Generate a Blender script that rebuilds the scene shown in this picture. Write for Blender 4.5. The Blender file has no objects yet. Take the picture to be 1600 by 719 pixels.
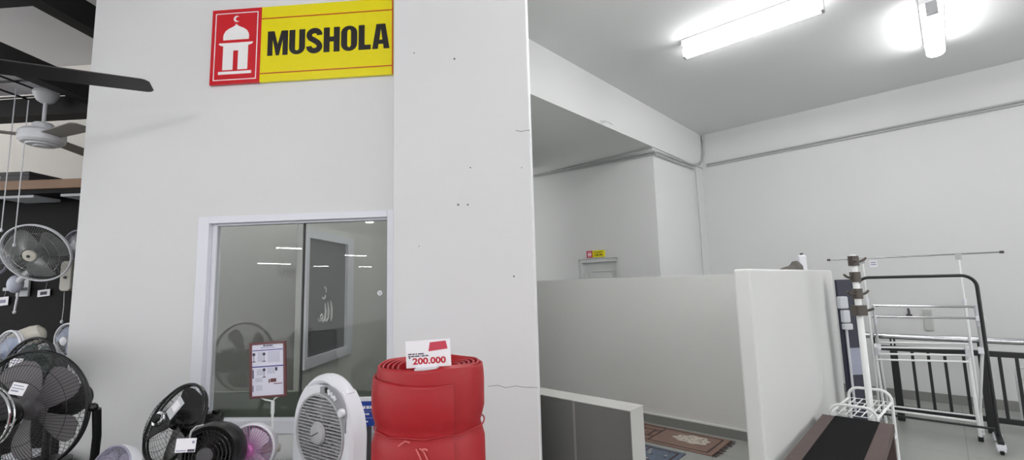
import bpy, bmesh, math, random
from mathutils import Vector as V, Matrix
random.seed(7)
sc = bpy.context.scene
COL = sc.collection
PI = math.pi
# ---------------------------------------------------------------- camera (calibrated from the lines of the room)
F, PITCH, ROLL, TH, TA = 716.492, 0.117135, -0.0273975, 0.8212692, 1.4990019
H = 1.5
cp, sp_, cr, sr = math.cos(PITCH), math.sin(PITCH), math.cos(ROLL), math.sin(ROLL)
FW = V((0, cp, sp_)); UP0 = V((0, -sp_, cp)); RT0 = V((1, 0, 0))
RT = cr * RT0 + sr * UP0
UP = -sr * RT0 + cr * UP0
CAM = V((0, 0, H))
cd = bpy.data.cameras.new('camera'); cam = bpy.data.objects.new('camera', cd); COL.objects.link(cam)
cd.sensor_fit = 'HORIZONTAL'; cd.sensor_width = 36; cd.lens = 36 * F / 1600
cd.clip_start = .05; cd.clip_end = 200
cam.matrix_world = Matrix(((RT.x, UP.x, -FW.x, 0), (RT.y, UP.y, -FW.y, 0), (RT.z, UP.z, -FW.z, H), (0, 0, 0, 1)))
sc.camera = cam

d1 = V((-math.sin(TH), math.cos(TH), 0)); d2 = V((math.cos(TH), math.sin(TH), 0))
dA = V((-math.sin(TA), math.cos(TA), 0)); dB = V((math.cos(TA), math.sin(TA), 0))
Z = V((0, 0, 1))

def ray(x, y): return FW + RT * ((x - 800) / F) - UP * ((y - 359.5) / F)
def atY(x, y, Y):
    d = ray(x, y); return CAM + d * (Y / d.y)
def atz(x, y, z):
    d = ray(x, y); return CAM + d * ((z - H) / d.z)
def onpl(x, y, P, n):
    d = ray(x, y); return CAM + d * ((P - CAM).dot(n) / d.dot(n))
def fr(o, x, y, z):
    return Matrix(((x.x, y.x, z.x, o.x), (x.y, y.y, z.y, o.y), (x.z, y.z, z.z, o.z), (0, 0, 0, 1)))
def frR(o): return fr(o, -d1, d2, Z)       # frame of the right-hand room
def frA(o): return fr(o, -dA, dB, Z)       # frame of the prayer room wall
def frN(o, a, up=Z):                        # local z along a
    a = a.normalized(); x = up.cross(a).normalized(); y = a.cross(x)
    return fr(o, x, y, a)

# ---------------------------------------------------------------- materials
def srgb(c):
    return tuple(((v / 255 / 12.92) if v / 255 <= .04045 else ((v / 255 + .055) / 1.055) ** 2.4) for v in c) + (1,)
def mat(name, col, rough=.5, metal=0., bump=0., bscale=40., var=0., vscale=3., coat=0., spec=.5, alpha=1., trans=0.):
    m = bpy.data.materials.new(name); m.use_nodes = True
    nt = m.node_tree; b = nt.nodes['Principled BSDF']
    b.inputs['Base Color'].default_value = srgb(col); b.inputs['Roughness'].default_value = rough
    b.inputs['Metallic'].default_value = metal; b.inputs['Coat Weight'].default_value = coat
    b.inputs['Specular IOR Level'].default_value = spec; b.inputs['Alpha'].default_value = alpha
    b.inputs['Transmission Weight'].default_value = trans
    if var or bump:
        tc = nt.nodes.new('ShaderNodeTexCoord')
    if var:
        n = nt.nodes.new('ShaderNodeTexNoise'); n.inputs['Scale'].default_value = vscale; n.inputs['Detail'].default_value = 5
        nt.links.new(tc.outputs['Object'], n.inputs['Vector'])
        mx = nt.nodes.new('ShaderNodeMix'); mx.data_type = 'RGBA'
        c = srgb(col); mx.inputs[6].default_value = c
        mx.inputs[7].default_value = tuple(max(0, v * (1 - var)) for v in c[:3]) + (1,)
        nt.links.new(n.outputs['Fac'], mx.inputs[0]); nt.links.new(mx.outputs[2], b.inputs['Base Color'])
    if bump:
        n2 = nt.nodes.new('ShaderNodeTexNoise'); n2.inputs['Scale'].default_value = bscale; n2.inputs['Detail'].default_value = 4
        nt.links.new(tc.outputs['Object'], n2.inputs['Vector'])
        bp = nt.nodes.new('ShaderNodeBump'); bp.inputs['Strength'].default_value = bump; bp.inputs['Distance'].default_value = .01
        nt.links.new(n2.outputs['Fac'], bp.inputs['Height']); nt.links.new(bp.outputs['Normal'], b.inputs['Normal'])
    return m
def emit(name, col, s):
    m = bpy.data.materials.new(name); m.use_nodes = True; nt = m.node_tree
    nt.nodes.remove(nt.nodes['Principled BSDF']); e = nt.nodes.new('ShaderNodeEmission')
    e.inputs['Color'].default_value = col; e.inputs['Strength'].default_value = s
    nt.links.new(e.outputs[0], nt.nodes['Material Output'].inputs[0]); return m
def glass(name, tint, gl=1.0):
    m = bpy.data.materials.new(name); m.use_nodes = True; nt = m.node_tree
    nt.nodes.remove(nt.nodes['Principled BSDF'])
    t = nt.nodes.new('ShaderNodeBsdfTransparent'); t.inputs[0].default_value = tint
    g = nt.nodes.new('ShaderNodeBsdfGlossy'); g.inputs['Roughness'].default_value = .0
    fz = nt.nodes.new('ShaderNodeFresnel'); fz.inputs[0].default_value = 1.5
    mu = nt.nodes.new('ShaderNodeMath'); mu.operation = 'MULTIPLY'; mu.inputs[1].default_value = gl; mu.use_clamp = True
    mx = nt.nodes.new('ShaderNodeMixShader')
    nt.links.new(fz.outputs[0], mu.inputs[0]); nt.links.new(mu.outputs[0], mx.inputs[0])
    nt.links.new(t.outputs[0], mx.inputs[1]); nt.links.new(g.outputs[0], mx.inputs[2])
    nt.links.new(mx.outputs[0], nt.nodes['Material Output'].inputs[0]); return m
def tile_mat(name, col, col2, sx, sy, rough=.25, rot=0., mortar=.004):
    m = bpy.data.materials.new(name); m.use_nodes = True; nt = m.node_tree; b = nt.nodes['Principled BSDF']
    tc = nt.nodes.new('ShaderNodeTexCoord'); mp = nt.nodes.new('ShaderNodeMapping'); mp.inputs['Rotation'].default_value = (0, 0, rot)
    br = nt.nodes.new('ShaderNodeTexBrick'); br.offset = 0
    br.inputs['Color1'].default_value = srgb(col); br.inputs['Color2'].default_value = srgb(tuple(c * .985 for c in col)); br.inputs['Mortar'].default_value = srgb(col2)
    br.inputs['Scale'].default_value = 1; br.inputs['Mortar Size'].default_value = mortar
    br.inputs['Brick Width'].default_value = sx; br.inputs['Row Height'].default_value = sy
    nt.links.new(tc.outputs['Object'], mp.inputs[0]); nt.links.new(mp.outputs[0], br.inputs['Vector'])
    nt.links.new(br.outputs['Color'], b.inputs['Base Color']); b.inputs['Roughness'].default_value = rough
    return m

M = {}
M['wall'] = mat('white_wall_paint', (222, 222, 224), .7, bump=.04, bscale=60, var=.05, vscale=1.2)
M['wall2'] = mat('white_wall_paint_right', (216, 217, 217), .7, bump=.04, bscale=60, var=.06, vscale=1.1)
M['greywall'] = mat('grey_white_partition_paint', (224, 224, 222), .7, bump=.04, bscale=60, var=.06, vscale=2)
M['partition'] = mat('white_partition_paint', (220, 221, 220), .6, bump=.03, bscale=70, var=.06, vscale=1.6)
M['ceiling'] = mat('ceiling_paint', (222, 223, 224), .8, var=.03)
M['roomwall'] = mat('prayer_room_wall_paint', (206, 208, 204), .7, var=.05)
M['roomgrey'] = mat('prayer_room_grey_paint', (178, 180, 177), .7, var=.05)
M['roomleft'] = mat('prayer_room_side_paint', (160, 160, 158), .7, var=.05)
M['ledge'] = mat('green_grey_board', (104, 112, 101), .6, var=.1)
M['floor'] = tile_mat('pale_floor_tile', (160, 162, 158), (132, 134, 130), .6, .6, .3, -TH + PI / 2)
M['basetile'] = mat('grey_skirting_tile', (138, 139, 136), .35, var=.1)
M['whitetrim'] = mat('white_trim', (232, 232, 232), .4)
M['greytile'] = tile_mat('dark_grey_tile', (104, 104, 101), (134, 134, 130), .6, 5, .3)
M['frame'] = mat('white_window_frame', (226, 227, 236), .35)
M['mark'] = mat('dark_mark', (120, 112, 110), .8)
M['glass'] = glass('window_glass', (.95, .957, .95, 1), .6)
M['highlight'] = mat('pale_highlight', (215, 220, 222), .12, alpha=.28)
M['smoke'] = mat('smoked_blade_plastic', (128, 128, 130), .35, alpha=.8)
M['signred'] = mat('sign_red', (205, 22, 36), .22, coat=.3)
M['signyellow'] = mat('sign_yellow', (236, 222, 0), .16, coat=.5)
M['signwhite'] = mat('sign_white', (240, 238, 240), .3)
M['signblack'] = mat('sign_black', (25, 20, 22), .3)
M['signline'] = mat('sign_thin_red_line', (190, 60, 20), .3)
M['red'] = mat('red_foam_sheet', (168, 15, 28), .45, bump=.25, bscale=9, var=.10, vscale=5)
M['string'] = mat('pale_red_string', (216, 110, 110), .7)
M['card'] = mat('white_card', (240, 238, 244), .35)
M['pricered'] = mat('price_red', (190, 25, 45), .5)
M['pinkred'] = mat('faded_red_print', (198, 62, 82), .3)
M['ink'] = mat('dark_ink', (70, 62, 78), .6)
M['inkblue'] = mat('blue_ink', (70, 78, 150), .5)
M['inkgrey'] = mat('grey_ink', (150, 150, 175), .6)
M['paper'] = mat('lilac_white_paper', (224, 222, 238), .4)
M['posterframe'] = mat('dark_red_brown_frame', (104, 58, 60), .35)
M['blue'] = mat('notice_blue', (38, 68, 160), .4)
M['white_plastic'] = mat('white_plastic', (226, 227, 234), .3)
M['offwhite'] = mat('cream_plastic', (214, 210, 200), .35)
M['grey_plastic'] = mat('grey_plastic', (176, 176, 180), .35)
M['lilac'] = mat('grey_lilac_plastic', (150, 146, 166), .35)
M['bluewhite'] = mat('blue_white_plastic', (176, 190, 220), .3)
M['black_plastic'] = mat('black_plastic', (15, 14, 16), .33)
M['matblack'] = mat('matt_black', (20, 18, 21), .6)
M['dark_grey'] = mat('dark_grey_plastic', (66, 64, 68), .4)
M['blade_grey'] = mat('grey_fan_blade', (112, 109, 112), .45)
M['blade_light'] = mat('light_grey_fan_blade', (176, 172, 168), .45)
M['blade_green'] = mat('grey_green_blade', (82, 92, 90), .3, alpha=.8)
M['blade_brown'] = mat('grey_brown_fan_blade', (150, 146, 142), .5)
M['chrome'] = mat('chrome', (205, 207, 210), .14, metal=1)
M['steel'] = mat('brushed_steel', (190, 192, 192), .25, metal=1)
M['pink'] = mat('pink_plastic', (206, 120, 190), .35)
M['white_metal'] = mat('white_coated_metal', (232, 234, 234), .3)
M['black_metal'] = mat('black_coated_metal', (20, 20, 24), .4)
M['brown_plastic'] = mat('dark_brown_plastic', (72, 64, 58), .4)
M['darkwood'] = mat('dark_brown_wood', (92, 74, 70), .5, var=.3, vscale=9)
M['blackmat'] = mat('black_fabric', (15, 15, 17), .8, spec=.15, bump=.2, bscale=200)
M['navy'] = mat('navy_board', (38, 40, 58), .45)
M['palegrey'] = mat('pale_grey_plastic', (196, 199, 204), .4)
M['wood'] = mat('brown_wood_edge', (150, 118, 92), .5, var=.25, vscale=6)
M['black_panel'] = mat('black_panel', (13, 11, 13), .6, spec=.2)
M['shelfbox'] = mat('black_box_card', (44, 42, 46), .45)
M['fanblack'] = mat('dark_fan_blade', (40, 37, 40), .5)
M['panelgrey'] = mat('control_panel_grey', (150, 150, 156), .4)
M['turf'] = mat('artificial_turf', (58, 74, 44), .8, var=.5, vscale=30)
M['platform'] = mat('platform_side', (120, 112, 100), .6)
M['tubelamp'] = emit('tube_lamp_glow', (1, .99, .985, 1), 9.5)
M['addedlamp'] = emit('added_tube_lamp_glow', (1, .99, .985, 1), 18)
M['roomfill'] = emit('prayer_room_fill_glow', (1, 1, .98, 1), 30)
M['roomfill2'] = emit('prayer_room_fill_dim', (1, 1, .98, 1), 9)
M['lowwall'] = mat('low_wall_paint', (186, 186, 183), .7, var=.06)
M['storelamp'] = emit('store_tube_glow', (1, .985, .975, 1), 17)
M['rugbrown'] = mat('brown_rug_pile', (150, 124, 112), .95, bump=.4, bscale=150, var=.35, vscale=14)
M['rugcream'] = mat('cream_rug_pile', (214, 205, 192), .95, bump=.4, bscale=150, var=.3, vscale=24)
M['rugdark'] = mat('dark_rug_pile', (74, 56, 54), .95, bump=.4, bscale=150)
M['rugblue'] = mat('blue_grey_rug_pile', (112, 124, 142), .95, bump=.4, bscale=150, var=.45, vscale=14)
M['ceilpanel'] = mat('store_ceiling_paint', (190, 188, 184), .8)
M['backwall'] = mat('store_back_wall_paint', (222, 219, 214), .8, var=.05)
M['doorwhite'] = mat('white_door_paint', (214, 216, 216), .4)

# ---------------------------------------------------------------- mesh builder
class MB:
    def __init__(s, Mx=None): s.v = []; s.f = []; s.m = []; s.M = Mx; s.cur = 0
    def P(s, p):
        p = V(p); return s.M @ p if s.M is not None else p
    def add(s, vs, fs):
        o = len(s.v); s.v += [s.P(p) for p in vs]
        for f in fs: s.f.append([i + o for i in f]); s.m.append(s.cur)
        return s
    def box(s, x0, x1, y0, y1, z0, z1):
        vs = [(x, y, z) for z in (z0, z1) for y in (y0, y1) for x in (x0, x1)]
        return s.add(vs, [(0, 2, 3, 1), (4, 5, 7, 6), (0, 1, 5, 4), (2, 6, 7, 3), (0, 4, 6, 2), (1, 3, 7, 5)])
    def prism(s, poly, z0, z1):
        n = len(poly); vs = [(x, y, z0) for x, y in poly] + [(x, y, z1) for x, y in poly]
        fs = [list(range(n))[::-1], list(range(n, 2 * n))] + [(i, (i + 1) % n, n + (i + 1) % n, n + i) for i in range(n)]
        return s.add(vs, fs)
    def loft(s, rings, cap=True, closed=True):
        n = len(rings[0]); vs = [p for r in rings for p in r]; fs = []
        for k in range(len(rings) - 1):
            for i in range(n if closed else n - 1):
                j = (i + 1) % n; fs.append((k * n + i, k * n + j, (k + 1) * n + j, (k + 1) * n + i))
        if cap: fs.append(list(range(n))[::-1]); fs.append([(len(rings) - 1) * n + i for i in range(n)])
        return s.add(vs, fs)
    def lathe(s, prof, n=32, cap=True):
        return s.loft([[(r * math.cos(2 * PI * i / n), r * math.sin(2 * PI * i / n), z) for i in range(n)] for r, z in prof], cap)
    def tube(s, pts, r, n=8, closed=False):
        pts = [V(p) for p in pts]; m = len(pts); rings = []
        t0 = (pts[1] - pts[0]).normalized(); a = V((0, 0, 1)) if abs(t0.z) < .9 else V((1, 0, 0))
        u = t0.cross(a).normalized()
        for i in range(m):
            if closed: t = (pts[(i + 1) % m] - pts[i - 1]).normalized()
            else: t = (pts[min(i + 1, m - 1)] - pts[max(i - 1, 0)]).normalized()
            u = (u - t * u.dot(t)).normalized(); w = t.cross(u)
            rr = r[i] if isinstance(r, (list, tuple)) else r
            rings.append([pts[i] + (u * math.cos(2 * PI * k / n) + w * math.sin(2 * PI * k / n)) * rr for k in range(n)])
        if closed: rings.append(rings[0])
        return s.loft(rings, cap=not closed)
    def ring(s, R, r, z=0, n=48, k=6):
        return s.tube([(R * math.cos(2 * PI * i / n), R * math.sin(2 * PI * i / n), z) for i in range(n)], r, k, True)
    def ball(s, c, rx, ry=None, rz=None, n=16, m=10):
        ry = ry or rx; rz = rz or rx; c = V(c)
        return s.loft([[(c.x + rx * math.sin(PI * j / m) * math.cos(2 * PI * i / n), c.y + ry * math.sin(PI * j / m) * math.sin(2 * PI * i / n), c.z - rz * math.cos(PI * j / m)) for i in range(n)] for j in [.02] + list(range(1, m)) + [m - .02]])
    def mesh(s, me, Mx=None):
        Mx = Mx or Matrix.Identity(4)
        return s.add([Mx @ v.co for v in me.vertices], [list(p.vertices) for p in me.polygons])
    def build(s, name, mats, parent=None, smooth=30, bevel=0, kind=None, origin=None):
        if not isinstance(mats, (list, tuple)): mats = [mats]
        if parent is not None:
            o = V(parent['_w'])
        elif origin is not None: o = V(origin)
        else:
            xs = [p.x for p in s.v]; ys = [p.y for p in s.v]; o = V(((min(xs) + max(xs)) / 2, (min(ys) + max(ys)) / 2, min(p.z for p in s.v)))
        me = bpy.data.meshes.new(name); me.from_pydata([p - o for p in s.v], [], s.f)
        for mm in mats: me.materials.append(mm)
        me.polygons.foreach_set('material_index', s.m)
        bm = bmesh.new(); bm.from_mesh(me); bmesh.ops.recalc_face_normals(bm, faces=bm.faces); bm.to_mesh(me); bm.free()
        if smooth:
            me.polygons.foreach_set('use_smooth', [True] * len(me.polygons)); me.set_sharp_from_angle(angle=math.radians(smooth))
        me.update()
        ob = bpy.data.objects.new(name, me); COL.objects.link(ob)
        ob['_w'] = tuple(o)
        if parent is not None:
            ob.parent = parent; ob.location = (0, 0, 0)
        else: ob.location = o
        if kind: ob['kind'] = kind
        if bevel:
            b = ob.modifiers.new('bevel', 'BEVEL'); b.width = bevel; b.segments = 2; b.limit_method = 'ANGLE'
        return ob
def tag(o, label, cat, group=None):
    o['label'] = label; o['category'] = cat
    if group: o['group'] = group
    return o
def thing(name, label, cat, loc, group=None):
    o = bpy.data.objects.new(name, None); COL.objects.link(o); o.location = V(loc); o['_w'] = tuple(V(loc)); o.empty_display_size = .1
    return tag(o, label, cat, group)
def struct(o): o['kind'] = 'structure'; return o
def text_mesh(txt, size=1, bold=0., sx=1.):
    c = bpy.data.curves.new('lettering', 'FONT'); c.body = txt; c.size = size; c.offset = bold; c.align_x = 'CENTER'; c.align_y = 'CENTER'
    c.resolution_u = 4
    o = bpy.data.objects.new('lettering', c); COL.objects.link(o); bpy.context.view_layer.update()
    me = bpy.data.meshes.new_from_object(o.evaluated_get(bpy.context.evaluated_depsgraph_get()))
    bpy.data.objects.remove(o); bpy.data.curves.remove(c)
    return me
def text_on(mb, txt, cx, cz, h, w=None, bold=0., y=0.):
    """flat lettering in the local x-z plane facing -y"""
    me = text_mesh(txt, 1, bold)
    xs = [v.co.x for v in me.vertices]; ys = [v.co.y for v in me.vertices]
    kx = (w / (max(xs) - min(xs))) if w else h / (max(ys) - min(ys)); kz = h / (max(ys) - min(ys))
    mx, my = (max(xs) + min(xs)) / 2, (max(ys) + min(ys)) / 2
    mb.add([(cx + (v.co.x - mx) * kx, y, cz + (v.co.y - my) * kz) for v in me.vertices], [list(p.vertices) for p in me.polygons])
    bpy.data.meshes.remove(me)
def plate(mb, poly, y0, y1):
    """polygon given in local x-z, extruded from y0 to y1"""
    n = len(poly); vs = [(x, y0, z) for x, z in poly] + [(x, y1, z) for x, z in poly]
    fs = [list(range(n)), list(range(n, 2 * n))[::-1]] + [(i, n + i, n + (i + 1) % n, (i + 1) % n) for i in range(n)]
    mb.add(vs, fs)
class Pln:
    """a vertical plane through o; .at(px,py) gives local (x, z)"""
    def __init__(s, o, fac): s.M = fac(o); s.o = V(o); s.n = V((s.M[0][1], s.M[1][1], s.M[2][1])); s.x = V((s.M[0][0], s.M[1][0], s.M[2][0]))
    def at(s, px, py):
        p = onpl(px, py, s.o, s.n) - s.o; return p.dot(s.x), p.z
# ================================================================ THE SETTING
CEIL = 3.80
W0 = atY(470, 450, 2.6); W0.z = 0
PA = Pln(W0, frA); A = PA.M
def pa(px, py, y=0.):               # local (x, z) on the plane y of the prayer room wall
    q = W0 + dB * y; p = onpl(px, py, q, dB) - q
    return p.dot(-dA), p.z
gray0 = atz(1164, 689, 0)           # foot of the grey partition
back0 = atz(1404, 622, 0)           # foot of the back wall
cor = onpl(1095, 211.4, back0, d2); cor.z = 0      # corner of beam and back wall
kk = onpl(1022.5, 242, cor, d1); kk.z = 0          # corner of the toilet corridor
RB = frR(cor)                       # x to the right along the back wall, y into it

mb = MB(); mb.box(-9, 8, -24, 9, -.1, 0); struct(mb.build('floor', M['floor'], smooth=0, origin=(0, 0, 0)))
mb = MB(); mb.box(-9, 8, -24, 9, CEIL, CEIL + .1); struct(mb.build('ceiling', M['ceiling'], smooth=0))

# wall of the prayer room with its window opening
xl = pa(151, 0)[0]; xw0, zt = pa(312.5, 340); _, zb = pa(460, 677); xw1 = pa(616, 340)[0]
xp0 = pa(614.5, 200, -.1)[0]; xp1 = pa(833.2, 360, -.1)[0]
mb = MB(A)
mb.box(xl, xw0, 0, .14, 0, CEIL); mb.box(xw1, xp0 + .05, 0, .14, 0, CEIL)
mb.box(xw0, xw1, 0, .14, zt, CEIL); mb.box(xw0, xw1, 0, .14, 0, zb)
struct(mb.build('wall_front', M['wall'], smooth=0))
mb = MB(A); mb.box(xp0, xp1, -.1, .3, 0, CEIL); pil = struct(mb.build('pillar', M['wall'], smooth=0, bevel=.006))
# nail holes and the crack in the pillar's plaster
mb = MB(A)
for (px, py, r) in ((647, 83, .004), (710, 92, .006), (735, 262, .004), (716, 320, .006), (731, 320, .005), (655, 385, .003), (803, 432, .005), (815, 262, .003)):
    x, z = pa(px, py, -.1); plate(mb, [(x + r * math.cos(a * PI / 5), z + r * math.sin(a * PI / 5)) for a in range(10)], -.1012, -.0995)
mb.build('nail_holes', M['mark'], pil, smooth=0)
mb = MB(A)
for line, w in (([(762, 604), (778, 602), (790, 606), (806, 603), (818, 605), (832, 605.5), (840, 606)], .0022), ([(806, 204), (815, 205.5), (824, 203.5), (828, 204)], .003)):
    pts = [pa(px, py, -.1) for px, py in line]
    pts = [(min(x, xp1 - .002), z) for x, z in pts]
    plate(mb, [(x, z + w / 2) for x, z in pts] + [(x, z - w / 2) for x, z in reversed(pts)], -.1012, -.0995)
mb.build('plaster_crack', M['mark'], pil, smooth=0)
# prayer room: side walls, back wall
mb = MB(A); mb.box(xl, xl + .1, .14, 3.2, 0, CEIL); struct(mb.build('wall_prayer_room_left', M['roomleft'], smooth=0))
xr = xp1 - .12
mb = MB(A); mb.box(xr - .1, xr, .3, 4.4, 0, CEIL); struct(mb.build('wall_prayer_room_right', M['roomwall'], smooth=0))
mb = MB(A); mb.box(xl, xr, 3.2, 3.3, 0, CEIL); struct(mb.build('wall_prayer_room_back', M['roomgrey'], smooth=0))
# inner partition with a framed dark pane
y_in = .72
xq = pa(470, 480, y_in)[0]; xq0 = pa(461.5, 480, y_in)[0]
def sidept(px, py):
    q = A @ V((xq, 0, 0)); p = onpl(px, py, q, dA); l = A.inverted() @ p
    return l.y, l.z
ya, za1 = sidept(475, 358); yb, zb1 = sidept(548, 391); _, za0 = sidept(475, 577); 
yb = min(yb, 3.0)
mb = MB(A)
mb.box(xq0, xq, y_in, ya, 0, 3.2); mb.box(xq0, xq, yb, 3.2, 0, 3.2); mb.box(xq0, xq, ya, yb, za1, 3.2); mb.box(xq0, xq, ya, yb, 0, za0)
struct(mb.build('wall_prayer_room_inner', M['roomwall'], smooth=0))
w2 = MB(A); t = .075
w2.box(xq0 - .01, xq + .03, ya, ya + t * .5, za0, za1); w2.box(xq0 - .01, xq + .03, yb - t * 1.6, yb, za0, za1)
w2.box(xq0 - .01, xq + .03, ya + t * .5, yb - t * 1.6, za1 - t * .8, za1); w2.box(xq0 - .01, xq + .03, ya + t * .5, yb - t * 1.6, za0, za0 + t)
win2 = struct(w2.build('window_2', M['frame'], smooth=0))
mb = MB(A); mb.box(xq0 + .005, xq + .004, ya + t * .5, yb - t * 1.6, za0 + t, za1 - t * .8)
mb.build('dark_pane', mat('dark_grey_pane', (98, 99, 101), .35), win2, smooth=0)
# calligraphy on the dark pane (pale brush strokes)
cm = MB()
def stroke(pts, ws):
    pl = []
    for px, py in pts:
        y, z = sidept(px, py); pl.append(A @ V((xq + .008, y, z)))
    cm.tube(pl, [w * .5 for w in ws], 6)
stroke([(515.5, 470), (516.5, 483), (516, 496), (515.5, 502)], [.006, .02, .02, .006])
stroke([(510.5, 472), (511.5, 485), (511, 497), (508, 502), (505, 500)], [.006, .018, .018, .016, .008])
stroke([(506.5, 474), (507, 487), (506, 498), (503, 503), (500, 499)], [.006, .018, .018, .016, .008])
stroke([(500, 499), (499, 494), (501, 491), (503, 495), (501, 501), (497, 502), (496, 497)], [.012, .012, .014, .014, .014, .014, .006])
stroke([(502, 464), (503.5, 467), (506, 466), (507, 461)], [.006, .014, .012, .006])
stroke([(506, 448.5), (508, 452), (508, 458)], [.014, .016, .006])
cm.build('calligraphy', mat('pale_calligraphy', (226, 228, 226), .5), win2)
# low board behind the window
mb = MB(A); zl = pa(480, 612, .3)[1]; mb.box(xl + .1, xr - .1, .3, .34, 0, zl); struct(mb.build('low_board', M['ledge'], smooth=0))

# window 1
fw = pa(339, 400, .03)[0] - xw0; zt2 = pa(470, 349, .03)[1]; zb2 = pa(400, 657, .0)[1]
xf1 = pa(605.5, 450, .0)[0]
wf = MB(A)
wf.box(xw0, xw0 + fw * .72, -.012, .06, zb, zt); wf.box(xf1, xw1, -.012, .06, zb, zt)
wf.box(xw0 + fw * .72, xf1, -.012, .06, zt2 + .012, zt); wf.box(xw0 + fw * .72, xf1, -.012, .06, zb, zb2)
wf.box(xw0 + fw * .72, xw0 + fw, .018, .06, zb2, zt2 + .012)
wf.box(xw0 + fw, xf1, .018, .06, zt2, zt2 + .012)
win = struct(wf.build('window_1', M['frame'], smooth=0, bevel=.003))
mb = MB(A); xm = pa(472.5, 480, .03)[0]
mb.box(xw0 + fw, xm - .002, .030, .036, zb2, zt2); mb.box(xm - .002, xf1, .038, .044, zb2, zt2)
mb.build('pane', M['glass'], win, smooth=0)
mb = MB(A); mb.box(xm - .004, xm, .026, .046, zb2, zt2); mb.build('pane_joint', M['dark_grey'], win, smooth=0)

# ---- right-hand room
mb = MB(RB); mb.box(-.4, 6, 0, .2, 0, CEIL); struct(mb.build('wall_back', M['wall2'], smooth=0))
mb = MB(RB); mb.box(0, 6, -.012, 0, 0, .106); struct(mb.build('baseboard_back', M['basetile'], smooth=0))
# beam over the corridor: a deep box whose underside is the corridor ceiling
bz = 3.255
A0 = V((.10, 3.98)); e1 = cor; K = kk
loc = lambda p: tuple((RB.inverted() @ V((p[0], p[1], 0)))[:2])
foot = [loc(cor), loc((.186 - .2, 4.074 - .215)), loc((.0, 4.3)), loc((.25, 7.6)), loc((1.0, 8.2)), loc(cor + d1 * .8)]
mb = MB(RB); mb.prism(foot, bz, CEIL); struct(mb.build('beam', M['wall2'], smooth=0))
# wall under the beam, then the toilet wall turning away
lk = loc(kk)
mb = MB(RB); mb.box(lk[0] - .02 - .2, -.02, lk[1], 0, 0, bz); struct(mb.build('wall_corner', M['wall2'], smooth=0))
dl, dr, dz = None, None, None
RK = frR(kk); pk = Pln(kk, frR)
x0d, zd = pk.at(903, 406); x1d, _ = pk.at(966, 403)
mb = MB(RK)
mb.box(-2.9, x0d, 0, .15, 0, bz); mb.box(x1d, -.22, 0, .15, 0, bz); mb.box(x0d, x1d, 0, .15, zd, bz)
struct(mb.build('wall_toilet', M['wall2'], smooth=0))
mb = MB(RK)
mb.box(x0d, x0d + .05, .02, .15, 0, zd); mb.box(x1d - .05, x1d, .02, .15, 0, zd); mb.box(x0d + .05, x1d - .05, .02, .15, zd - .05, zd)
door = struct(mb.build('door_1', M['doorwhite'], smooth=0, bevel=.004))
mb = MB(RK); mb.box(x0d + .05, x1d - .05, .09, .13, 0, zd - .05)
lf = mb.build('door_leaf', M['doorwhite'], door, smooth=0)
mb = MB(RK)
for (za, zc) in ((1.0, zd - .17), (.15, .9)):
    xa, xb2 = x0d + .14, x1d - .14
    for bx in ((xa, xb2, zc - .02, zc), (xa, xb2, za, za + .02), (xa, xa + .02, za + .02, zc - .02), (xb2 - .02, xb2, za + .02, zc - .02)):
        mb.box(bx[0], bx[1], .078, .09, bx[2], bx[3])
mb.build('door_moulding', M['doorwhite'], lf, smooth=0, bevel=.003)
# grey partition
pg = Pln(gray0, frR); RG = pg.M
gx, gz = pg.at(1144, 427.5)
mb = MB(RG); 
white_d1 = None
YP = 2.7
Pw = atY(1171.5, 420, YP); zP = Pw.z; Pw.z = 0
RP = frR(Pw); thk = (onpl(1145, 420, atY(1171.5, 420, YP), d2) - atY(1171.5, 420, YP)).dot(d1)
Lw = (onpl(1299, 420, atY(1171.5, 420, YP), d1) - atY(1171.5, 420, YP)).dot(d2)
xend = (RG.inverted() @ (Pw + d1 * thk)).x
mb.box(-3.3, xend, 0, .1, 0, 1.535); struct(mb.build('partition_grey', M['greywall'], smooth=0, bevel=.004))
mb = MB(RG); mb.box(-3.3, xend, -.012, 0, 0, .085); bb = struct(mb.build('baseboard_grey', M['basetile'], smooth=0))
mb = MB(RG); mb.box(-3.3, xend, -.014, 0, .085, .1); struct(mb.build('trim_1', M['whitetrim'], smooth=0))
mb = MB(RP); mb.box(-thk, 0, 0, Lw, 0, zP); struct(mb.build('partition_white', M['partition'], smooth=0, bevel=.012))
# low wall beside the pillar
low0 = atY(842.5, 615.6, 2.95); zlow = low0.z; low0.z = 0
pl_ = Pln(low0, frR); RL = pl_.M
q = V((low0.x, low0.y, zlow))
xe = (onpl(985, 639, q, d2) - q).dot(-d1)
eb = onpl(999, 631, V((0, 0, zlow)), Z) - (q + (-d1) * xe); tl = max(.06, min(.14, eb.dot(d2)))
xs = -.10
mb = MB(RL); mb.box(xs, xe - .002, .002, tl, 0, zlow - .004); lw = struct(mb.build('low_wall', M['lowwall'], smooth=0))
mb = MB(RL); mb.box(xs, xe - .003, -.004, .002, 0, zlow - .006); struct(mb.build('wall_tile_facing', M['greytile'], smooth=0))
mb = MB(RL); mb.box(xs, xe, -.006, tl + .004, zlow - .004, zlow); struct(mb.build('trim_2', M['lowwall'], smooth=0))
# store wall behind the fan display
yw = 4.3
SB = V((-2.2, yw, 0)); RS = frA(SB)
mb = MB(RS); mb.box(-7, -.45, 0, .2, 0, CEIL); struct(mb.build('wall_store', M['backwall'], smooth=0))
mb = MB(RS); mb.box(-7, -.45, -.10, 0, CEIL - .12, CEIL); struct(mb.build('trim_3', M['backwall'], smooth=0, bevel=.02))

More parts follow.
